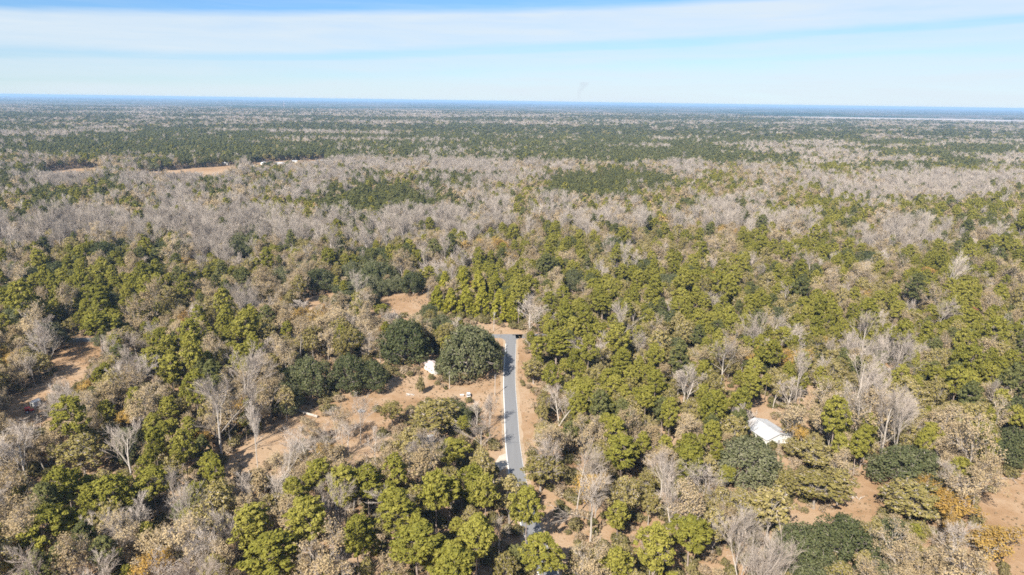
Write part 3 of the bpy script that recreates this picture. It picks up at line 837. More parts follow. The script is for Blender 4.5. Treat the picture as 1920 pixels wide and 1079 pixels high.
# never in front of a single tree's crown centre
T = np.array(trees)
keep = np.ones(len(T), bool)
tp = [proj(T[:, 1], T[:, 2], np.array([HR[KINDS[int(k)]][0] for k in T[:, 0]]) * T[:, 4] * f) for f in (.9, .6)]
rT = np.array([HR[KINDS[int(k)]][1] for k in T[:, 0]]) * T[:, 3]
for (kind, cx, cy, wd, h, lab) in HERO:
    pz = at(cx, cy, h * .6).y
    s = FPX / (pz + 32)
    for (qx, qy), f in zip(tp, (.9, .6)):
        sT = FPX / (T[:, 2] + 32)
        rx = wd * s * .42 + rT * sT * .42; ry = h * s * .36 + rT * sT * .30
        keep &= ~((((qx - cx) / rx) ** 2 + ((qy - cy) / ry) ** 2 < 1) & (T[:, 2] < pz))
T = T[keep]

# undergrowth near the camera
X, Y = candidates(140, 520, 3.4, 25)
sh = rng.uniform(.5, 1.35, len(X))
ok = ~blocked(X, Y, np.full(len(X), 2.0), True) & (rng.uniform(size=len(X)) < .8)
X, Y, sh = X[ok], Y[ok], sh[ok]
px, py = proj(X, Y, 2.0)
dryp = np.where(px < 640, .62, .40)
U = np.stack([np.where(rng.uniform(size=len(X)) < dryp, 9, 8), X, Y, sh, sh * rng.uniform(.7, 1.2, len(X))], 1)
KALL = KINDS + ['shrub', 'dry_bush']
X, Y = candidates(150, 480, 1.5, 5)
px, py = proj(X, Y, 0)
inn = np.zeros(len(X), bool)
for q in OPEN: inn |= in_poly(q, px, py)
dl = np.abs(X - np.interp(Y, LANE[::-1, 1], LANE[::-1, 0]))
inn &= (dl > 3.6) & (rng.uniform(size=len(X)) < np.clip((vnoise(X, Y, 9, 21) * .6 + vnoise(X, Y, 3.5, 22) * .4 - .42) * 3.0, .02, .75))
ss = rng.uniform(.10, .30, int(inn.sum()))
TUFT = np.stack([np.full(inn.sum(), 9), X[inn], Y[inn], ss, ss * rng.uniform(.6, 1.1, inn.sum())], 1)
ALL = np.concatenate([T, U])

# ------------------------------------------------------------------ the 300 that show largest of each kind become things; the rest of a kind is one mass
LIM = 300
nhero = {}
for h in HERO: nhero[h[0]] = nhero.get(h[0], 0) + 1
LAND = [(808, 690, 'the white shed'), (1440, 808, 'the white roofed house'), (958, 720, 'the lane'), (958, 632, 'the road junction'), (940, 866, 'the pale driveway'), (57, 770, 'the red tractor'), (572, 776, 'the fallen log'),
        (720, 740, 'the sandy yard'), (760, 575, 'the far clearing'), (1880, 1000, 'the lower right field'), (1560, 965, 'the sandy track clearing'), (125, 638, 'the far side road'), (872, 655, 'the huge roadside oak'),
        (788, 721, 'the columnar bush'), (846, 843, 'the round bright pine'), (674, 785, 'the slim bare yard tree'), (575, 975, 'the tallest dense pine'), (630, 968, 'the reddish bare tree'), (408, 778, 'the tallest white bare tree'),
        (45, 850, 'the big silvery left edge tree'), (185, 608, 'the large side road pine'), (300, 680, 'the twin pines'), (252, 640, 'the round silvery tree'), (150, 845, 'the broad olive oak'), (85, 985, 'the spreading dark pine'),
        (285, 905, 'the single pine in bare woods'), (232, 785, 'the small orange tree'), (600, 522, 'the wide pale stemmed oak'), (495, 560, 'the clear trunked tan tree'), (452, 462, 'the big rounded belt oak'), (990, 600, 'the big bare junction tree'),
        (1045, 640, 'the large lane pine'), (1130, 570, 'the clear standing pine'), (1075, 525, 'the dark shaded oak'), (1410, 838, 'the grey green house oak'), (1362, 888, 'the small vivid pine'), (1355, 678, 'the fan shaped white tree'),
        (1612, 700, 'the tallest white house tree'), (1285, 720, 'the silvery shaded tree'), (1575, 905, 'the dark trunked clearing oak'), (1700, 870, 'the dark clearing oak'), (1782, 905, 'the pale branch fan'), (1500, 1030, 'the bottom edge dark oak'),
        (1445, 950, 'the tall pale trunked oak'), (1845, 1010, 'the orange field trees'), (1898, 835, 'the dark right edge oak'), (1265, 910, 'the open tan grove'), (1395, 1030, 'the broken white snag'), (1052, 850, 'the white forked lane tree'),
        (1165, 842, 'the bright yellow lane pine'), (1048, 758, 'the rounded grey lane tree'), (890, 572, 'the cedar row'), (1826, 582, 'the dead red pine'), (980, 950, 'the slender lane end pine'), (800, 1020, 'the rounded yellow pine'),
        (1685, 395, 'the far right glade'), (250, 320, 'the distant tan field'), (520, 308, 'the distant white roofs'),
        (0, 430, 'the upper left edge'), (0, 540, 'the middle left edge'), (1920, 440, 'the upper right edge'), (1920, 560, 'the middle right edge'), (1920, 700, 'the lower right edge'), (0, 1060, 'the bottom left corner'),
        (400, 1070, 'the bottom edge left half'), (1180, 1070, 'the bottom edge right half'), (1600, 520, 'the upper right woods'), (1380, 540, 'the green right woods'), (240, 500, 'the upper left pines'), (640, 440, 'the grey belt middle')]
SIZE = lambda s: 'small' if s < .82 else 'tall' if s > 1.1 else 'mid-sized'
used_labels = {h[5] for h in HERO}
ORD = ['first', 'second', 'third', 'fourth', 'fifth', 'sixth', 'seventh', 'eighth', 'ninth', 'tenth', 'eleventh', 'twelfth', 'thirteenth', 'fourteenth', 'fifteenth', 'sixteenth', 'seventeenth', 'eighteenth', 'nineteenth', 'twentieth']
ORD += ['twenty-' + q for q in ORD[:9]] + ['thirtieth'] + ['thirty-' + q for q in ORD[:9]] + ['fortieth'] + ['forty-' + q for q in ORD[:9]]
rest = []
for ki, kind in enumerate(KALL):
    A = ALL[ALL[:, 0] == ki]
    V0 = VAR[kind][0]
    fx, fy = proj(A[:, 1], A[:, 2], V0['h'] * V0['frac'] * A[:, 4])
    inv = (fx > 4) & (fx < 1916) & (fy < 1075)
    big = np.where(inv, A[:, 3] * V0['r'] / (A[:, 2] + 32), 0)
    if kind in ('shrub', 'dry_bush'):            # of the undergrowth, what stands by open ground shows first
        opn = np.zeros(len(A), bool)
        for q in OPEN:
            for dx, dy in ((0, -22), (0, 18), (-26, 0), (26, 0)): opn |= in_poly(q, fx + dx, fy + dy)
        big = big * np.where(opn, 3.0, 1.0)
    o = np.argsort(-big)
    lim = LIM - nhero.get(kind, 0) - 2
    sel = [i for i in o[:lim] if big[i] > 0]
    rm = np.ones(len(A), bool); rm[sel] = False
    rest.append(A[rm])
    rows = []
    for i in sel:
        _, x, y, s, sz = A[i]
        xx, yy = fx[i], fy[i]
        best = min(LAND, key=lambda q: math.hypot(q[0] - xx, (q[1] - yy) * 1.6))
        dx, dy = xx - best[0], (yy - best[1]) * 1.6
        side = 'left of' if dx < 0 else 'right of'
        deep = 'beyond' if dy < 0 else 'below'
        rel = side if abs(dx) > 2.2 * abs(dy) else deep if abs(dy) > 2.2 * abs(dx) else deep + ' and ' + side
        rows.append((f"{SIZE(sz)} {LOOK[kind]}", f"{rel} {best[2]}", math.hypot(dx, dy), x, y, s, sz))
    seen = {}
    for look, rel, d, x, y, s, sz in sorted(rows, key=lambda r: r[2]):
        k = seen[(look, rel)] = seen.get((look, rel), 0) + 1
        plant(kind, x, y, s, sz, random.uniform(0, 6.28), (ORD[k - 1] + ' ' if k > 1 else 'nearest ') + look + ' ' + rel)

# ------------------------------------------------------------------ masses: mid distance and far woods, one object per kind
MID_END, FAR_END = 2300.0, 7500.0


MARSH = (3900.0, 6700.0, 1750.0, 1050.0)


def in_marsh(x, y):
    return ((x - MARSH[0]) / MARSH[2]) ** 2 + ((y - MARSH[1]) / MARSH[3]) ** 2 < 1 + .25 * np.sin(x / 230.0) * np.sin(y / 190.0)


def more(y0, y1, cell, margin, fill, scale):
    X, Y = candidates(y0, y1, cell, margin)
    K = kinds_at(X, Y, .8, 30.0 if y0 < 1200 else 60.0)
    if y0 >= 1200:
        bn = .42 * vnoise(X * .5, Y, 380, 5) + .36 * vnoise(X, Y * 1.3, 150, 6) + .22 * vnoise(X, Y, 62, 7)
        u = rng.uniform(size=len(X))
        K = np.where((bn > .59) & (u < .55), rng.choice([7, 4, 6], len(X), p=[.45, .49, .06]), K)
        K = np.where((bn < .53) & (u < .78), rng.choice([1, 0, 3, 2], len(X), p=[.70, .06, .14, .1]), K)
        K = np.where((K == 0) & (rng.uniform(size=len(X)) < .7), 1, K)
    SC = rng.uniform(.75, 1.25, len(X)) * scale; SZ = rng.uniform(.75, 1.15, len(X))
    HH = np.array([HR[k][0] for k in KINDS])[K] * SZ
    px, py = proj(X, Y, 0)
    ok = (rng.uniform(size=len(X)) < fill)
    if y0 < 1700: ok &= ~blocked(X, Y, HH)
    if y1 > 5000: ok &= ~in_marsh(X, Y)
    # live oaks need room
    ok &= (KINDS.index('live_oak') != K) | (rng.uniform(size=len(X)) < .5)
    return np.stack([K, X, Y, SC, SZ], 1)[ok]


mid1 = more(NEAR_END, 1250, 6.3, 60, .95, 1.0)
mid2 = more(1250, MID_END, 8.0, 90, .95, 1.12)
far = more(MID_END, FAR_END, 21.0, 200, .95, 2.3)

hidden = bpy.data.collections


def scatter(name, kind, sets, label, cat):
    """one mass object: points that carry copies of the kind's models"""
    col_ = hidden.new('models of ' + kind)
    src = []
    for key in ('full', 'lod', 'far'):
        for V in VAR[kind]:
            o = bpy.data.objects.new(f'{kind}_{key}', V[key]); src.append(o)
    for i, o in enumerate(src): o.name = f'{i:02d} model {kind}'; col_.objects.link(o)
    nv = len(VAR[kind])
    P = np.concatenate([a[:, 1:5] for a, lod in sets if len(a)])
    vi = np.concatenate([rng.integers(0, nv, len(a)) + nv * lod for a, lod in sets if len(a)])
    me = bpy.data.meshes.new(name)
    me.vertices.add(len(P))
    co = np.zeros((len(P), 3), np.float32); co[:, :2] = P[:, :2]
    me.vertices.foreach_set('co', co.ravel())
    a = me.attributes.new('pick', 'INT', 'POINT'); a.data.foreach_set('value', vi.astype(np.int32))
    a = me.attributes.new('turn', 'FLOAT_VECTOR', 'POINT'); t = np.zeros((len(P), 3), np.float32); t[:, 2] = rng.uniform(0, 6.28, len(P)); a.data.foreach_set('vector', t.ravel())
    a = me.attributes.new('grow', 'FLOAT_VECTOR', 'POINT'); a.data.foreach_set('vector', np.stack([P[:, 2], P[:, 2], P[:, 3]], 1).astype(np.float32).ravel())
    ng = bpy.data.node_groups.new(name, 'GeometryNodeTree')
    ng.interface.new_socket('Geometry', in_out='INPUT', socket_type='NodeSocketGeometry')
    ng.interface.new_socket('Geometry', in_out='OUTPUT', socket_type='NodeSocketGeometry')
    gi = ng.nodes.new('NodeGroupInput'); go = ng.nodes.new('NodeGroupOutput')
    ci = ng.nodes.new('GeometryNodeCollectionInfo'); ci.inputs['Collection'].default_value = col_
    ci.inputs['Separate Children'].default_value = True; ci.inputs['Reset Children'].default_value = True
    ip = ng.nodes.new('GeometryNodeInstanceOnPoints'); ip.inputs['Pick Instance'].default_value = True
    def att(nm, typ):
        q = ng.nodes.new('GeometryNodeInputNamedAttribute'); q.data_type = typ; q.inputs['Name'].default_value = nm
        return q.outputs['Attribute']
    L = ng.links.new
    L(gi.outputs[0], ip.inputs['Points']); L(ci.outputs[0], ip.inputs['Instance'])
    L(att('pick', 'INT'), ip.inputs['Instance Index']); L(att('turn', 'FLOAT_VECTOR'), ip.inputs['Rotation']); L(att('grow', 'FLOAT_VECTOR'), ip.inputs['Scale'])
    L(ip.outputs[0], go.inputs[0])
    o = obj(name, me)
    md = o.modifiers.new('scatter', 'NODES'); md.node_group = ng
    return tag(o, label, cat, None, 'stuff')


MASS = {'pine_tree': ('pine_forest', 'mass of yellow green pines through the middle distance', 'forest'), 'dark_pine': ('dark_pine_forest', 'mass of deep green pines in dark bands toward the horizon', 'forest'),
        'live_oak': ('live_oak_forest', 'mass of dark live oaks through the middle distance', 'forest'), 'water_oak': ('water_oak_forest', 'mass of olive green oaks through the middle distance', 'forest'),
        'tan_tree': ('tan_forest', 'mass of tan leaved trees through the middle distance', 'forest'), 'russet_tree': ('russet_forest', 'scattered russet trees through the middle distance', 'forest'),
        'bare_tree': ('bare_forest', 'mass of pale bare trees through the middle distance', 'forest'), 'gum_tree': ('swamp_forest', 'belts of grey leafless swamp trees across the middle distance', 'forest'),
        'shrub': ('undergrowth', 'green undergrowth on the shaded forest floor', 'undergrowth'), 'dry_bush': ('dry_undergrowth', 'dry tan undergrowth on the forest floor', 'undergrowth')}
for ki, kind in enumerate(KALL):
    sets = [(rest[ki], 0)]
    if ki == 9: sets.append((TUFT, 1))
    if ki < 8:
        sets += [(mid1[mid1[:, 0] == ki], 1), (mid2[mid2[:, 0] == ki], 2), (far[far[:, 0] == ki], 2)]
    nm, lab, cat = MASS[kind]
    if sum(len(a) for a, _ in sets): scatter(nm, kind, sets, lab, cat)

# ------------------------------------------------------------------ farthest woods: one rolling canopy to the horizon
na, nr_ = 1000, 300
an = np.linspace(-R(56), R(56), na); rad = FAR_END * .93 * (44500 / (FAR_END * .93)) ** np.linspace(0, 1, nr_)
A, Rr = np.meshgrid(an, rad)
A = A + rng.uniform(-.4, .4, A.shape) * (an[1] - an[0])
Rr = Rr * (1 + rng.uniform(-.4, .4, A.shape) * (rad[1] / rad[0] - 1))
Xc, Yc = Rr * np.sin(A), Rr * np.cos(A)
Hc = 7 + 9 * vnoise(Xc, Yc, 420, 1) + 6 * vnoise(Xc, Yc, 1700, 2) + rng.uniform(-3, 3, A.shape)
Hc[0] = -3
Hc[in_marsh(Xc, Yc)] = -3
me = bpy.data.meshes.new('distant_forest')
idx = np.arange(na * nr_).reshape(nr_, na)
q = np.stack([idx[:-1, :-1], idx[:-1, 1:], idx[1:, 1:], idx[1:, :-1]], -1).reshape(-1, 4)
me.vertices.add(na * nr_); me.vertices.foreach_set('co', np.stack([Xc, Yc, Hc], -1).astype(np.float32).ravel())
me.loops.add(q.size); me.loops.foreach_set('vertex_index', q.ravel().astype(np.int32))
me.polygons.add(len(q)); me.polygons.foreach_set('loop_start', np.arange(0, q.size, 4, dtype=np.int32)); me.polygons.foreach_set('loop_total', np.full(len(q), 4, np.int32))
me.update()
m, n = mat('distant canopy')
geo = n.n('ShaderNodeNewGeometry').outputs['Position']
f1 = n.noise(n.n('ShaderNodeMapping', {'Vector': geo, 'Scale': (.00045, .0008, 0)}).outputs[0], 1.0, 5, .62, .3)
f2 = n.noise(n.n('ShaderNodeMapping', {'Vector': geo, 'Scale': (.006, .006, 0)}).outputs[0], 1.0, 3, .7)
f = n.math('ADD', n.math('MULTIPLY', f1, .72), n.math('MULTIPLY', f2, .28))
c = n.ramp(f, [(.38, (.022, .040, .026)), (.48, (.045, .066, .036)), (.52, (.16, .135, .12)), (.58, (.06, .075, .045)), (.63, (.28, .23, .21)), (.70, (.48, .41, .34))])
p = n.n('ShaderNodeBsdfDiffuse', {0: c})
n.t.links.new(p.outputs[0], n.n('ShaderNodeOutputMaterial').inputs[0])
me.materials.append(m)
tag(obj('distant_forest', me), 'far forest canopy fading blue toward the flat horizon', 'forest', None, 'stuff')

b = MB()
b.add([(MARSH[0] + MARSH[2] * 1.12 * math.cos(k * .1309), MARSH[1] + MARSH[3] * 1.12 * math.sin(k * .1309), .05) for k in range(48)], [tuple(range(48))])
m, n = mat('pale marsh grass')
geo = n.n('ShaderNodeNewGeometry').outputs['Position']
c = n.mix(n.noise(n.n('ShaderNodeMapping', {'Vector': geo, 'Scale': (.002, .006, 0)}).outputs[0], 1.0, 4, .6), (.26, .22, .20), (.50, .45, .42))
p = n.n('ShaderNodeBsdfDiffuse', {0: c}); n.t.links.new(p.outputs[0], n.n('ShaderNodeOutputMaterial').inputs[0])
tag(obj('marsh_field', b.mesh('marsh_field', [m])), 'pale flat marsh far off on the right below the horizon', kind='structure')

# ------------------------------------------------------------------ buildings
M['whiteboard'] = plain('white painted boards', (.66, .65, .62), .6, 0, .16, 1.4)
M['rustroof'] = plain('faded pinkish roofing', (.56, .47, .44), .8, 0, .25, .5)
M['metalroof'] = plain('white metal roofing', (.44, .44, .445), .6, 0, .34, .35)
M['rust'] = plain('rust', (.34, .17, .12), .9, 0, .3, 1.0)
M['glass'] = plain('dark window glass', (.03, .035, .04), .12, 0, .1, 1)
M['door'] = plain('grey door', (.30, .29, .28), .6, 0, .15, 1)
M['wood'] = plain('weathered wood', (.36, .30, .25), .85, 0, .3, 1.2)
M['polewood'] = plain('grey pole wood', (.40, .36, .32), .85, 0, .2, 1.0)
M['steel'] = plain('grey galvanised steel', (.45, .46, .47), .5, .5, .1, 2)
M['carwhite'] = plain('white car paint', (.82, .82, .82), .3, 0, .03, 1)
M['rubber'] = plain('black rubber', (.02, .02, .02), .9, 0, .1, 4)
M['red'] = plain('red paint', (.62, .018, .022), .4, 0, .1, 2)
M['logbark'] = plain('pale stripped log', (.40, .35, .30), .9, 0, .3, .9)
M['grey'] = plain('grey scrap metal', (.30, .30, .31), .7, 0, .3, 1.2)
M['redlamp'] = plain('red lens', (.5, .02, .02), .3)


def part(name, parent, b, m_, label=None):
    o = obj(name, b.mesh(name, [m_]), parent)
    if label: o['label'] = label
    return o


def gable_house(name, loc, rotz, L, W, H, rise, wall, roofm, label, cat, group=None, over=.4, win=2, door=True, seams=0, patch=False):
    """long side along local x, ridge along x"""
    o = empty(name, loc, rotz, label, cat, group)
    b = MB(); x, y = L / 2, W / 2
    b.box(-x, -y, -.1, x, y, H)
    b.add([(-x, -y, H), (-x, y, H), (-x, 0, H + rise)], [(0, 2, 1)]); b.add([(x, -y, H), (x, y, H), (x, 0, H + rise)], [(0, 1, 2)])
    part('wall', o, b, wall)
    xo, yo = x + over, y + over
    sl = rise / y; t = .12
    for s in (-1, 1):
        b = MB(); e = H - sl * over + .06
        v = [(-xo, s * yo, e), (xo, s * yo, e), (xo, 0, H + rise + .06), (-xo, 0, H + rise + .06)]
        v += [(a, c_, d + t) for a, c_, d in v]
        b.add(v, [(0, 1, 2, 3), (4, 7, 6, 5), (0, 4, 5, 1), (1, 5, 6, 2), (2, 6, 7, 3), (3, 7, 4, 0)])
        ro = part('roof_panel', o, b, roofm)
        for k in range(seams):
            xx = -xo + (k + .5) * 2 * xo / seams
            bb = MB()
            bb.add([(xx - .05, s * yo, e + t + .004), (xx + .05, s * yo, e + t + .004), (xx + .05, s * .05, H + rise + .06 + t), (xx - .05, s * .05, H + rise + .06 + t),
                    (xx, s * yo, e + t + .07), (xx, s * .05, H + rise + .13 + t)], [(0, 4, 5, 3), (1, 2, 5, 4)])
            part('seam', ro, bb, roofm)
        if patch and s == 1:
            bb = MB(); k0, k1 = .25, .7
            zz = lambda yy: H + rise + .06 + t + .012 - sl * yy
            bb.add([(x * .55, yo * .35, zz(yo * .35)), (x * .80, yo * .35, zz(yo * .35)), (x * .85, yo * .62, zz(yo * .62)), (x * .60, yo * .60, zz(yo * .60))], [(0, 1, 2, 3)])
            part('rust_patch', ro, bb, M['rust'])
    b = MB(); b.box(-xo, -.14, H + rise + .17, xo, .14, H + rise + .24)
    part('ridge_cap', o, b, roofm)
    for s in (-1, 1):
        for k in range(win):
            xx = -x + L * (k + .7) / (win + .4)
            b = MB(); b.box(xx - .55, s * (y - .02), H * .36, xx + .55, s * (y + .04), H * .78)
            wf = part('window', o, b, M['whiteboard'])
            b = MB(); b.box(xx - .45, s * (y + .03), H * .40, xx + .45, s * (y + .06), H * .74)
            part('pane', wf, b, M['glass'])
    if door:
        b = MB(); b.box(x - .02, -.5, 0, x + .05, .5, 2.05)
        dd = part('door', o, b, M['door'])
        b = MB(); b.box(x + .04, .32, .95, x + .10, .40, 1.05); part('handle', dd, b, M['steel'])
        b = MB(); b.box(-x - .05, -.5, H * .36, -x + .02, .5, H * .78); wf = part('window', o, b, M['whiteboard'])
        b = MB(); b.box(-x - .08, -.4, H * .40, -x - .04, .4, H * .74); part('pane', wf, b, M['glass'])
    return o


c0 = at(814, 704)
ax = Vector((-.58, .81, 0)); bx = Vector((.81, .58, 0))
ctr = c0 + ax * 4.6 + bx * 2.4
sh_ = gable_house('white_shed', ctr, math.atan2(-ax.y, -ax.x), 9.2, 4.8, 2.9, .8, M['whiteboard'], M['rustroof'], 'small white boarded shed with pinkish roof squeezed between two huge dark oaks', 'shed', win=3)
c1 = at(1438, 804, 3.4)
gable_house('white_roofed_house', (c1.x, c1.y, 0), R(-70), 13.5, 11.0, 2.9, 1.6, M['whiteboard'], M['metalroof'], 'house with bright white metal roof and one rusty patch, half hidden behind a grey oak', 'house', win=3, seams=12, patch=True)
c2 = at(796, 820, 2.4)
gable_house('hidden_shed', (c2.x, c2.y, 0), R(8), 5.6, 3.0, 2.2, .3, M['whiteboard'], M['metalroof'], 'low pale roofed shed almost buried in treetops below the sandy yard', 'shed', win=1)
c3 = at(66, 756, 1.2)
gable_house('garden_shed', (c3.x, c3.y, 0), R(70), 2.9, 2.4, 2.0, .5, M['whiteboard'], M['metalroof'], 'little white garden shed beside the red tractor on the left', 'shed', win=0, over=.15)
FARB = [(424, 309, 15, 9, 3.4, 2.6, 5, 'dome-like white barn, leftmost of the distant white buildings'), (478, 314, 14, 7, 3, 1.6, 12, 'low white house second from the left by the distant field'),
        (494, 309, 11, 8, 4.5, 2.0, 80, 'tall narrow white barn left of the dark rounded tree in the distance'), (522, 309, 24, 9, 3.4, 1.8, 20, 'largest distant white roof, right of the dark rounded tree'),
        (553, 305, 12, 8, 3.2, 1.6, 8, 'white roof third from the right among the distant buildings'), (586, 307, 9, 7, 3.2, 1.5, 15, 'small white roof second from the right among the distant buildings'),
        (602, 304, 17, 8, 3.2, 1.6, 10, 'rightmost of the distant white buildings')]
for (px_, py_, L, W, H, rise, rz, lab) in FARB:
    q = at(px_, py_)
    gable_house('farm_building', q, R(rz), L * .8, W * .8, H * .8, rise * .8, M['whiteboard'], M['metalroof'], lab, 'building', 'distant white farm buildings', win=3)

# ------------------------------------------------------------------ utility poles
def pole(px_, py_, h, trans, label, rz=0.0):
    q = at(px_, py_)
    o = empty('utility_pole', q, rz, label, 'utility pole', 'utility poles by the lane')
    b = MB(); b.tube((0, 0, -.3), (0, 0, h), .17, .11, 8, cap=True); part('post', o, b, M['polewood'])
    b = MB(); b.box(-1.15, -.19, h - .75, 1.15, -.08, h - .62); ca = part('crossarm', o, b, M['wood'])
    for xx in (-1.0, -.35, .35, 1.0):
        b = MB(); b.tube((xx, -.135, h - .62), (xx, -.135, h - .45), .05, .035, 6, cap=True); part('insulator', ca, b, M['steel'])
    if trans:
        b = MB(); b.tube((.42, 0, h - 2.1), (.42, 0, h - 1.15), .26, .26, 10, cap=True); b.box(.1, -.05, h - 1.8, .2, .05, h - 1.4)
        part('transformer', o, b, M['steel'])
    return o


pole(926, 621, 11, True, 'pale utility pole at the far side of the junction before the cedars', .3)
pole(843, 729, 8, False, 'thin grey utility pole in front of the huge oak beside the shed', .8)
pole(928, 742, 9.5, True, 'utility pole with transformer on the grass beside the white car', 1.2)
pole(934, 660, 8.5, False, 'utility pole between the huge oak and the lane near the junction', 1.4)

# ------------------------------------------------------------------ vehicles
def car(loc, rotz, label, col_):
    o = empty('parked_car', loc, rotz, label, 'car')
    # profile along x (front +x), half width by row
    prof = [(-2.05, .42, .55, .80), (-2.0, .30, .95, .86), (-1.5, .28, 1.0, .88), (-.6, .28, 1.0, .89), (.5, .28, 1.0, .89), (1.25, .28, .92, .87), (1.95, .30, .78, .80), (2.08, .42, .60, .72)]
    b = MB(); vs = []
    for x_, z0, z1, hw in prof: vs += [(x_, -hw * .95, z0), (x_, hw * .95, z0), (x_, hw, (z0 + z1) / 2), (x_, hw * .93, z1), (x_, -hw * .93, z1), (x_, -hw, (z0 + z1) / 2)]
    fs = []
    for i in range(len(prof) - 1):
        for j in range(6): fs.append((i * 6 + j, i * 6 + (j + 1) % 6, (i + 1) * 6 + (j + 1) % 6, (i + 1) * 6 + j))
    e = (len(prof) - 1) * 6
    fs += [tuple(reversed(range(6))), tuple(range(e, e + 6))]
    b.add(vs, fs); part('body', o, b, col_)
    b = MB(); lo = [(-1.95, .80), (1.0, .80)]; hi = [(-1.45, .66), (.25, .66)]
    b.add([(-1.92, -.80, .99), (1.02, -.80, .97), (1.02, .80, .97), (-1.92, .80, .99), (-1.45, -.66, 1.44), (.25, -.66, 1.46), (.25, .66, 1.46), (-1.45, .66, 1.44)],
          [(0, 1, 5, 4), (1, 2, 6, 5), (2, 3, 7, 6), (3, 0, 4, 7), (4, 5, 6, 7)]); part('windows', o, b, M['glass'])
    b = MB(); b.box(-1.48, -.68, 1.44, .28, .68, 1.50); part('roof', o, b, col_)
    for x_ in (-1.3, 1.3):
        for s in (-1, 1):
            b = MB(); b.tube((x_, s * .72, .32), (x_, s * .92, .32), .32, .32, 12, cap=True); wh = part('wheel', o, b, M['rubber'])
            b = MB(); b.tube((x_, s * .92, .32), (x_, s * .935, .32), .19, .17, 10, cap=True); part('rim', wh, b, M['steel'])
    for s in (-1, 1):
        b = MB(); b.box(-2.08, s * .72 - .13, .66, -2.0, s * .72 + .13, .84); part('tail_light', o, b, M['redlamp'])
        b = MB(); b.box(2.0, s * .58 - .16, .60, 2.09, s * .58 + .16, .74); part('headlight', o, b, M['steel'])
    b = MB(); b.box(-2.14, -.74, .34, -2.03, .74, .56); part('bumper', o, b, M['rubber'])
    return o


q = at(878.5, 743)
car(q, R(97), 'white car parked on the dry grass between the huge oak and the lane', M['carwhite'])
q = at(97, 632)
car(q, R(12), 'white car half hidden by brush at the end of the far side road', M['carwhite'])

q = at(56, 774)
t = empty('red_tractor', q, R(35), 'small bright red tractor at the edge of the brown field on the left', 'tractor')
b = MB(); b.add([(0, -.42, .75), (1.45, -.36, .75), (1.45, .36, .75), (0, .42, .75), (0, -.42, 1.35), (1.35, -.33, 1.22), (1.35, .33, 1.22), (0, .42, 1.35)], [(0, 3, 2, 1), (4, 5, 6, 7), (0, 1, 5, 4), (1, 2, 6, 5), (2, 3, 7, 6), (3, 0, 4, 7)])
part('hood', t, b, M['red'])
b = MB(); b.box(-1.0, -.3, .55, .1, .3, .85); part('chassis', t, b, M['rubber'])
for s in (-1, 1):
    b = MB(); b.tube((-.75, s * .5, .68), (-.75, s * .88, .68), .68, .68, 14, cap=True); wh = part('wheel', t, b, M['rubber'])
    b = MB(); b.tube((-.75, s * .88, .68), (-.75, s * .90, .68), .36, .34, 10, cap=True); part('rim', wh, b, M['carwhite'])
    b = MB(); b.tube((1.15, s * .45, .4), (1.15, s * .68, .4), .40, .40, 12, cap=True); wh = part('wheel', t, b, M['rubber'])
    b = MB(); b.tube((1.15, s * .68, .4), (1.15, s * .70, .4), .22, .2, 10, cap=True); part('rim', wh, b, M['carwhite'])
    b = MB()
    pr = [(-1.5, 1.05), (-1.2, 1.42), (-.75, 1.52), (-.3, 1.42), (-.05, 1.1)]
    for (xa, za), (xb, zb) in zip(pr[:-1], pr[1:]): b.add([(xa, s * .45, za), (xb, s * .45, zb), (xb, s * .95, zb), (xa, s * .95, za), (xa, s * .45, za + .06), (xb, s * .45, zb + .06), (xb, s * .95, zb + .06), (xa, s * .95, za + .06)], [(0, 1, 2, 3), (4, 7, 6, 5), (0, 4, 5, 1), (3, 2, 6, 7)])
    part('fender', t, b, M['red'])
b = MB(); b.box(-.95, -.25, .9, -.45, .25, 1.05); b.box(-1.0, -.25, 1.05, -.9, .25, 1.5); part('seat', t, b, M['rubber'])
for x_ in (-1.15, .05):
    for s in (-1, 1):
        b = MB(); b.tube((x_, s * .55, 1.0), (x_, s * .6, 2.25), .04, .04, 6, cap=True); part('canopy_post', t, b, M['rubber'])
b = MB(); b.box(-1.4, -.85, 2.25, .3, .85, 2.34); part('canopy', t, b, M['red'])
b = MB(); b.tube((-.15, 0, 1.3), (-.35, 0, 1.55), .03, .03, 6); b.tube((-.36, 0, 1.55), (-.40, 0, 1.58), .2, .2, 10, cap=True); part('steering_wheel', t, b, M['rubber'])

# ------------------------------------------------------------------ small things on the ground
p0, p1 = at(542, 767), at(596, 784)
mid = (p0 + p1) / 2; d = p1 - p0
t = empty('fallen_log', (mid.x, mid.y, 0), math.atan2(d.y, d.x), 'pale fallen tree trunk lying in the brown clearing left of the yard', 'log')
L = d.length / 2
b = MB(); 
pp = [(-L, .3, .55), (-L * .4, .12, .5), (L * .2, -.1, .48), (L, 0, .5)]
rr = [.22, .36, .46, .55]
for i in range(3): b.tube(pp[i], pp[i + 1], rr[i], rr[i + 1], 9, cap=(i == 2))
part('trunk', t, b, M['logbark'])
for (f, dx, dy, dz) in ((-.7, -1.5, 1.6, 1.5), (-.5, -1.2, -1.4, 1.9), (-.85, -2.0, .4, .9), (-.25, -.6, 1.1, 1.3)):
    b = MB(); b.tube((L * f, .1, .6), (L * f + dx, dy, .6 + dz), .12, .03, 5); part('branch', t, b, M['logbark'])

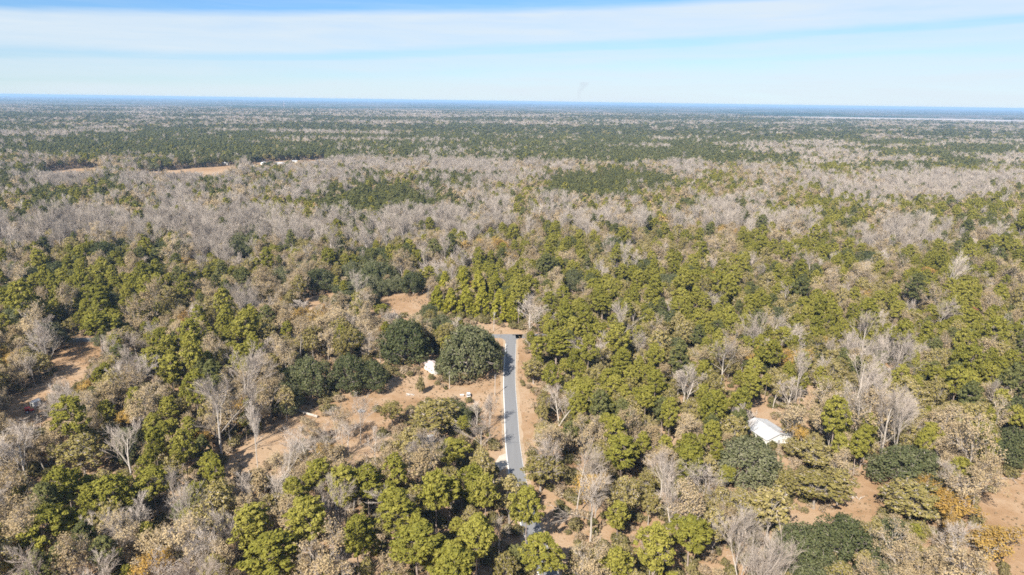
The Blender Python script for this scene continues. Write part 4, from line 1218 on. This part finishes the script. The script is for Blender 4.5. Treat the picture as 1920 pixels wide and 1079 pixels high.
q = at(768, 741)
t = empty('scrap_boards', q, .4, 'few pale scrap boards dropped on the sandy yard left of the columnar bush', 'boards')
for k in range(6):
    b = MB(); a = random.uniform(0, 3.1); L = random.uniform(.8, 1.6); c_, s_ = math.cos(a), math.sin(a); x_, y_ = random.uniform(-.9, .9), random.uniform(-.9, .9); z_ = .03 + k * .06
    v = [(x_ + c_ * u - s_ * v_, y_ + s_ * u + c_ * v_, z) for z in (z_, z_ + .05) for u, v_ in ((-L, -.14), (L, -.14), (L, .14), (-L, .14))]
    b.add(v, [(0, 3, 2, 1), (4, 5, 6, 7), (0, 1, 5, 4), (1, 2, 6, 5), (2, 3, 7, 6), (3, 0, 4, 7)])
    part('board', t, b, M['whiteboard'] if k % 2 else M['wood'])
q = at(676, 773)
t = empty('scrap_heap', q, 1.1, 'grey scrap metal sheets heaped in the yard behind the slim bare tree', 'scrap')
for k in range(5):
    b = MB(); a = random.uniform(0, 3.1); c_, s_ = math.cos(a), math.sin(a); x_, y_ = random.uniform(-.8, .8), random.uniform(-.8, .8)
    zs = [random.uniform(.05, .9) for _ in range(4)]
    pts = [(x_ + c_ * u - s_ * v_, y_ + s_ * u + c_ * v_) for u, v_ in ((-.9, -.6), (.9, -.6), (.9, .6), (-.9, .6))]
    v = [(px_, py_, z) for (px_, py_), z in zip(pts, zs)] + [(px_, py_, z + .04) for (px_, py_), z in zip(pts, zs)]
    b.add(v, [(0, 3, 2, 1), (4, 5, 6, 7), (0, 1, 5, 4), (1, 2, 6, 5), (2, 3, 7, 6), (3, 0, 4, 7)])
    part('sheet', t, b, M['grey'])
q = at(866, 744)
t = empty('storage_chest', q, .3, 'small pale chest on the grass left of the parked white car', 'chest')
b = MB(); b.box(-.75, -.45, 0, .75, .45, .8); part('body', t, b, M['wood'])
b = MB(); b.box(-.8, -.5, .8, .8, .5, .92); part('lid', t, b, M['whiteboard'])


def branches(px_, py_, n_, spread, label):
    q = at(px_, py_)
    t = empty('fallen_branches', q, random.uniform(0, 6), label, 'branches')
    for k in range(n_):
        b = MB(); a = random.uniform(0, 6.28); L = random.uniform(.5, 1) * spread
        x_, y_ = random.uniform(-.5, .5) * spread, random.uniform(-.5, .5) * spread
        pts = [np.array([x_, y_, .15])]
        for i in range(4):
            a += random.uniform(-.4, .4); pts.append(pts[-1] + np.array([math.cos(a) * L / 4, math.sin(a) * L / 4, random.uniform(-.05, .45)]))
        limb(b, pts, .13, .03, 5)
        for i in range(1, 5):
            for s in (-1, 1):
                aa = a + s * .8; b.tube(pts[i], pts[i] + np.array([math.cos(aa), math.sin(aa), .4]) * L * .22, .05, 0, 3)
        part('branch', t, b, M['logbark'])


branches(1880, 893, 12, 6.5, 'tangle of pale fallen branches at the far edge of the lower right field')
branches(1520, 832, 9, 4.5, 'pale fallen branches lying right of the white roofed house')
branches(1606, 938, 6, 2.6, 'small heap of pale branches on the sandy clearing')
branches(1615, 868, 7, 3.6, 'heap of bleached branches at the far end of the sandy clearing')
branches(88, 630, 5, 2.4, 'low pale brush heap left of the half hidden white car')

# distant mast
q = at(533, 206)
t = empty('radio_mast', q, .2, 'slim radio mast rising above the far forest on the left', 'mast')
hm = 95.0
for k in range(3):
    an_ = k * 2.094
    b = MB(); b.tube((2.2 * math.cos(an_), 2.2 * math.sin(an_), 0), (.9 * math.cos(an_), .9 * math.sin(an_), hm), .3, .2, 5); part('leg', t, b, M['carwhite'])
b = MB()
for i in range(24):
    z0, z1 = hm * i / 24, hm * (i + 1) / 24
    r0, r1 = 2.2 - 1.3 * i / 24, 2.2 - 1.3 * (i + 1) / 24
    for k in range(3):
        b.tube((r0 * math.cos(k * 2.094), r0 * math.sin(k * 2.094), z0), (r1 * math.cos((k + 1) * 2.094), r1 * math.sin((k + 1) * 2.094), z1), .14, .14, 4)
part('bracing', t, b, M['red'])

# thin smoke beyond the haze, leaning with the wind
b = MB(); rows = 9
d0 = 49500.0; x0 = (1070 - 960) / FPX * d0 * 1.03
prev = None
for i in range(rows):
    f = i / (rows - 1); z = f * 1450; rr_ = 60 + 330 * f ** 1.3; xo = x0 + 420 * f ** 1.4 + 70 * math.sin(f * 9)
    ring = [(xo + rr_ * math.cos(a_ * .785), d0 + rr_ * math.sin(a_ * .785), z + 25 * math.sin(a_ * 2 + i)) for a_ in range(8)]
    if prev is None: b.add(ring, [tuple(reversed(range(8)))])
    else:
        o_ = b.nv - 8
        b.v.extend(ring); b.nv += 8
        for j in range(8): b.f.append((o_ + j, o_ + (j + 1) % 8, o_ + 8 + (j + 1) % 8, o_ + 8 + j)); b.m.append(0); b.t.append(.5)
    prev = ring
b.f.append(tuple(range(b.nv - 8, b.nv))); b.m.append(0); b.t.append(.5)
m = bpy.data.materials.new('smoke'); m.use_nodes = True; n = NT(m.node_tree)
pv = n.n('ShaderNodeVolumePrincipled', {'Color': (.42, .40, .46, 1), 'Density': .00034, 'Anisotropy': 0.0})
n.t.links.new(pv.outputs[0], n.n('ShaderNodeOutputMaterial').inputs['Volume'])
tag(obj('smoke', b.mesh('smoke', [m])), 'faint grey smoke column rising beyond the horizon', 'smoke', None, 'stuff')

# ------------------------------------------------------------------ the air
bm = MB(); HB = 47000.0
bm.box(-HB, -HB, -1.0, HB, HB, 124.0)
m = bpy.data.materials.new('haze'); m.use_nodes = True; n = NT(m.node_tree)
pv = n.n('ShaderNodeVolumePrincipled', {'Color': (.40, .64, .96, 1), 'Density': .000060, 'Anisotropy': 0.0})
n.t.links.new(pv.outputs[0], n.n('ShaderNodeOutputMaterial').inputs['Volume'])
tag(obj('haze', bm.mesh('haze', [m])), 'thin blue haze over the whole forest', 'haze', None, 'stuff')
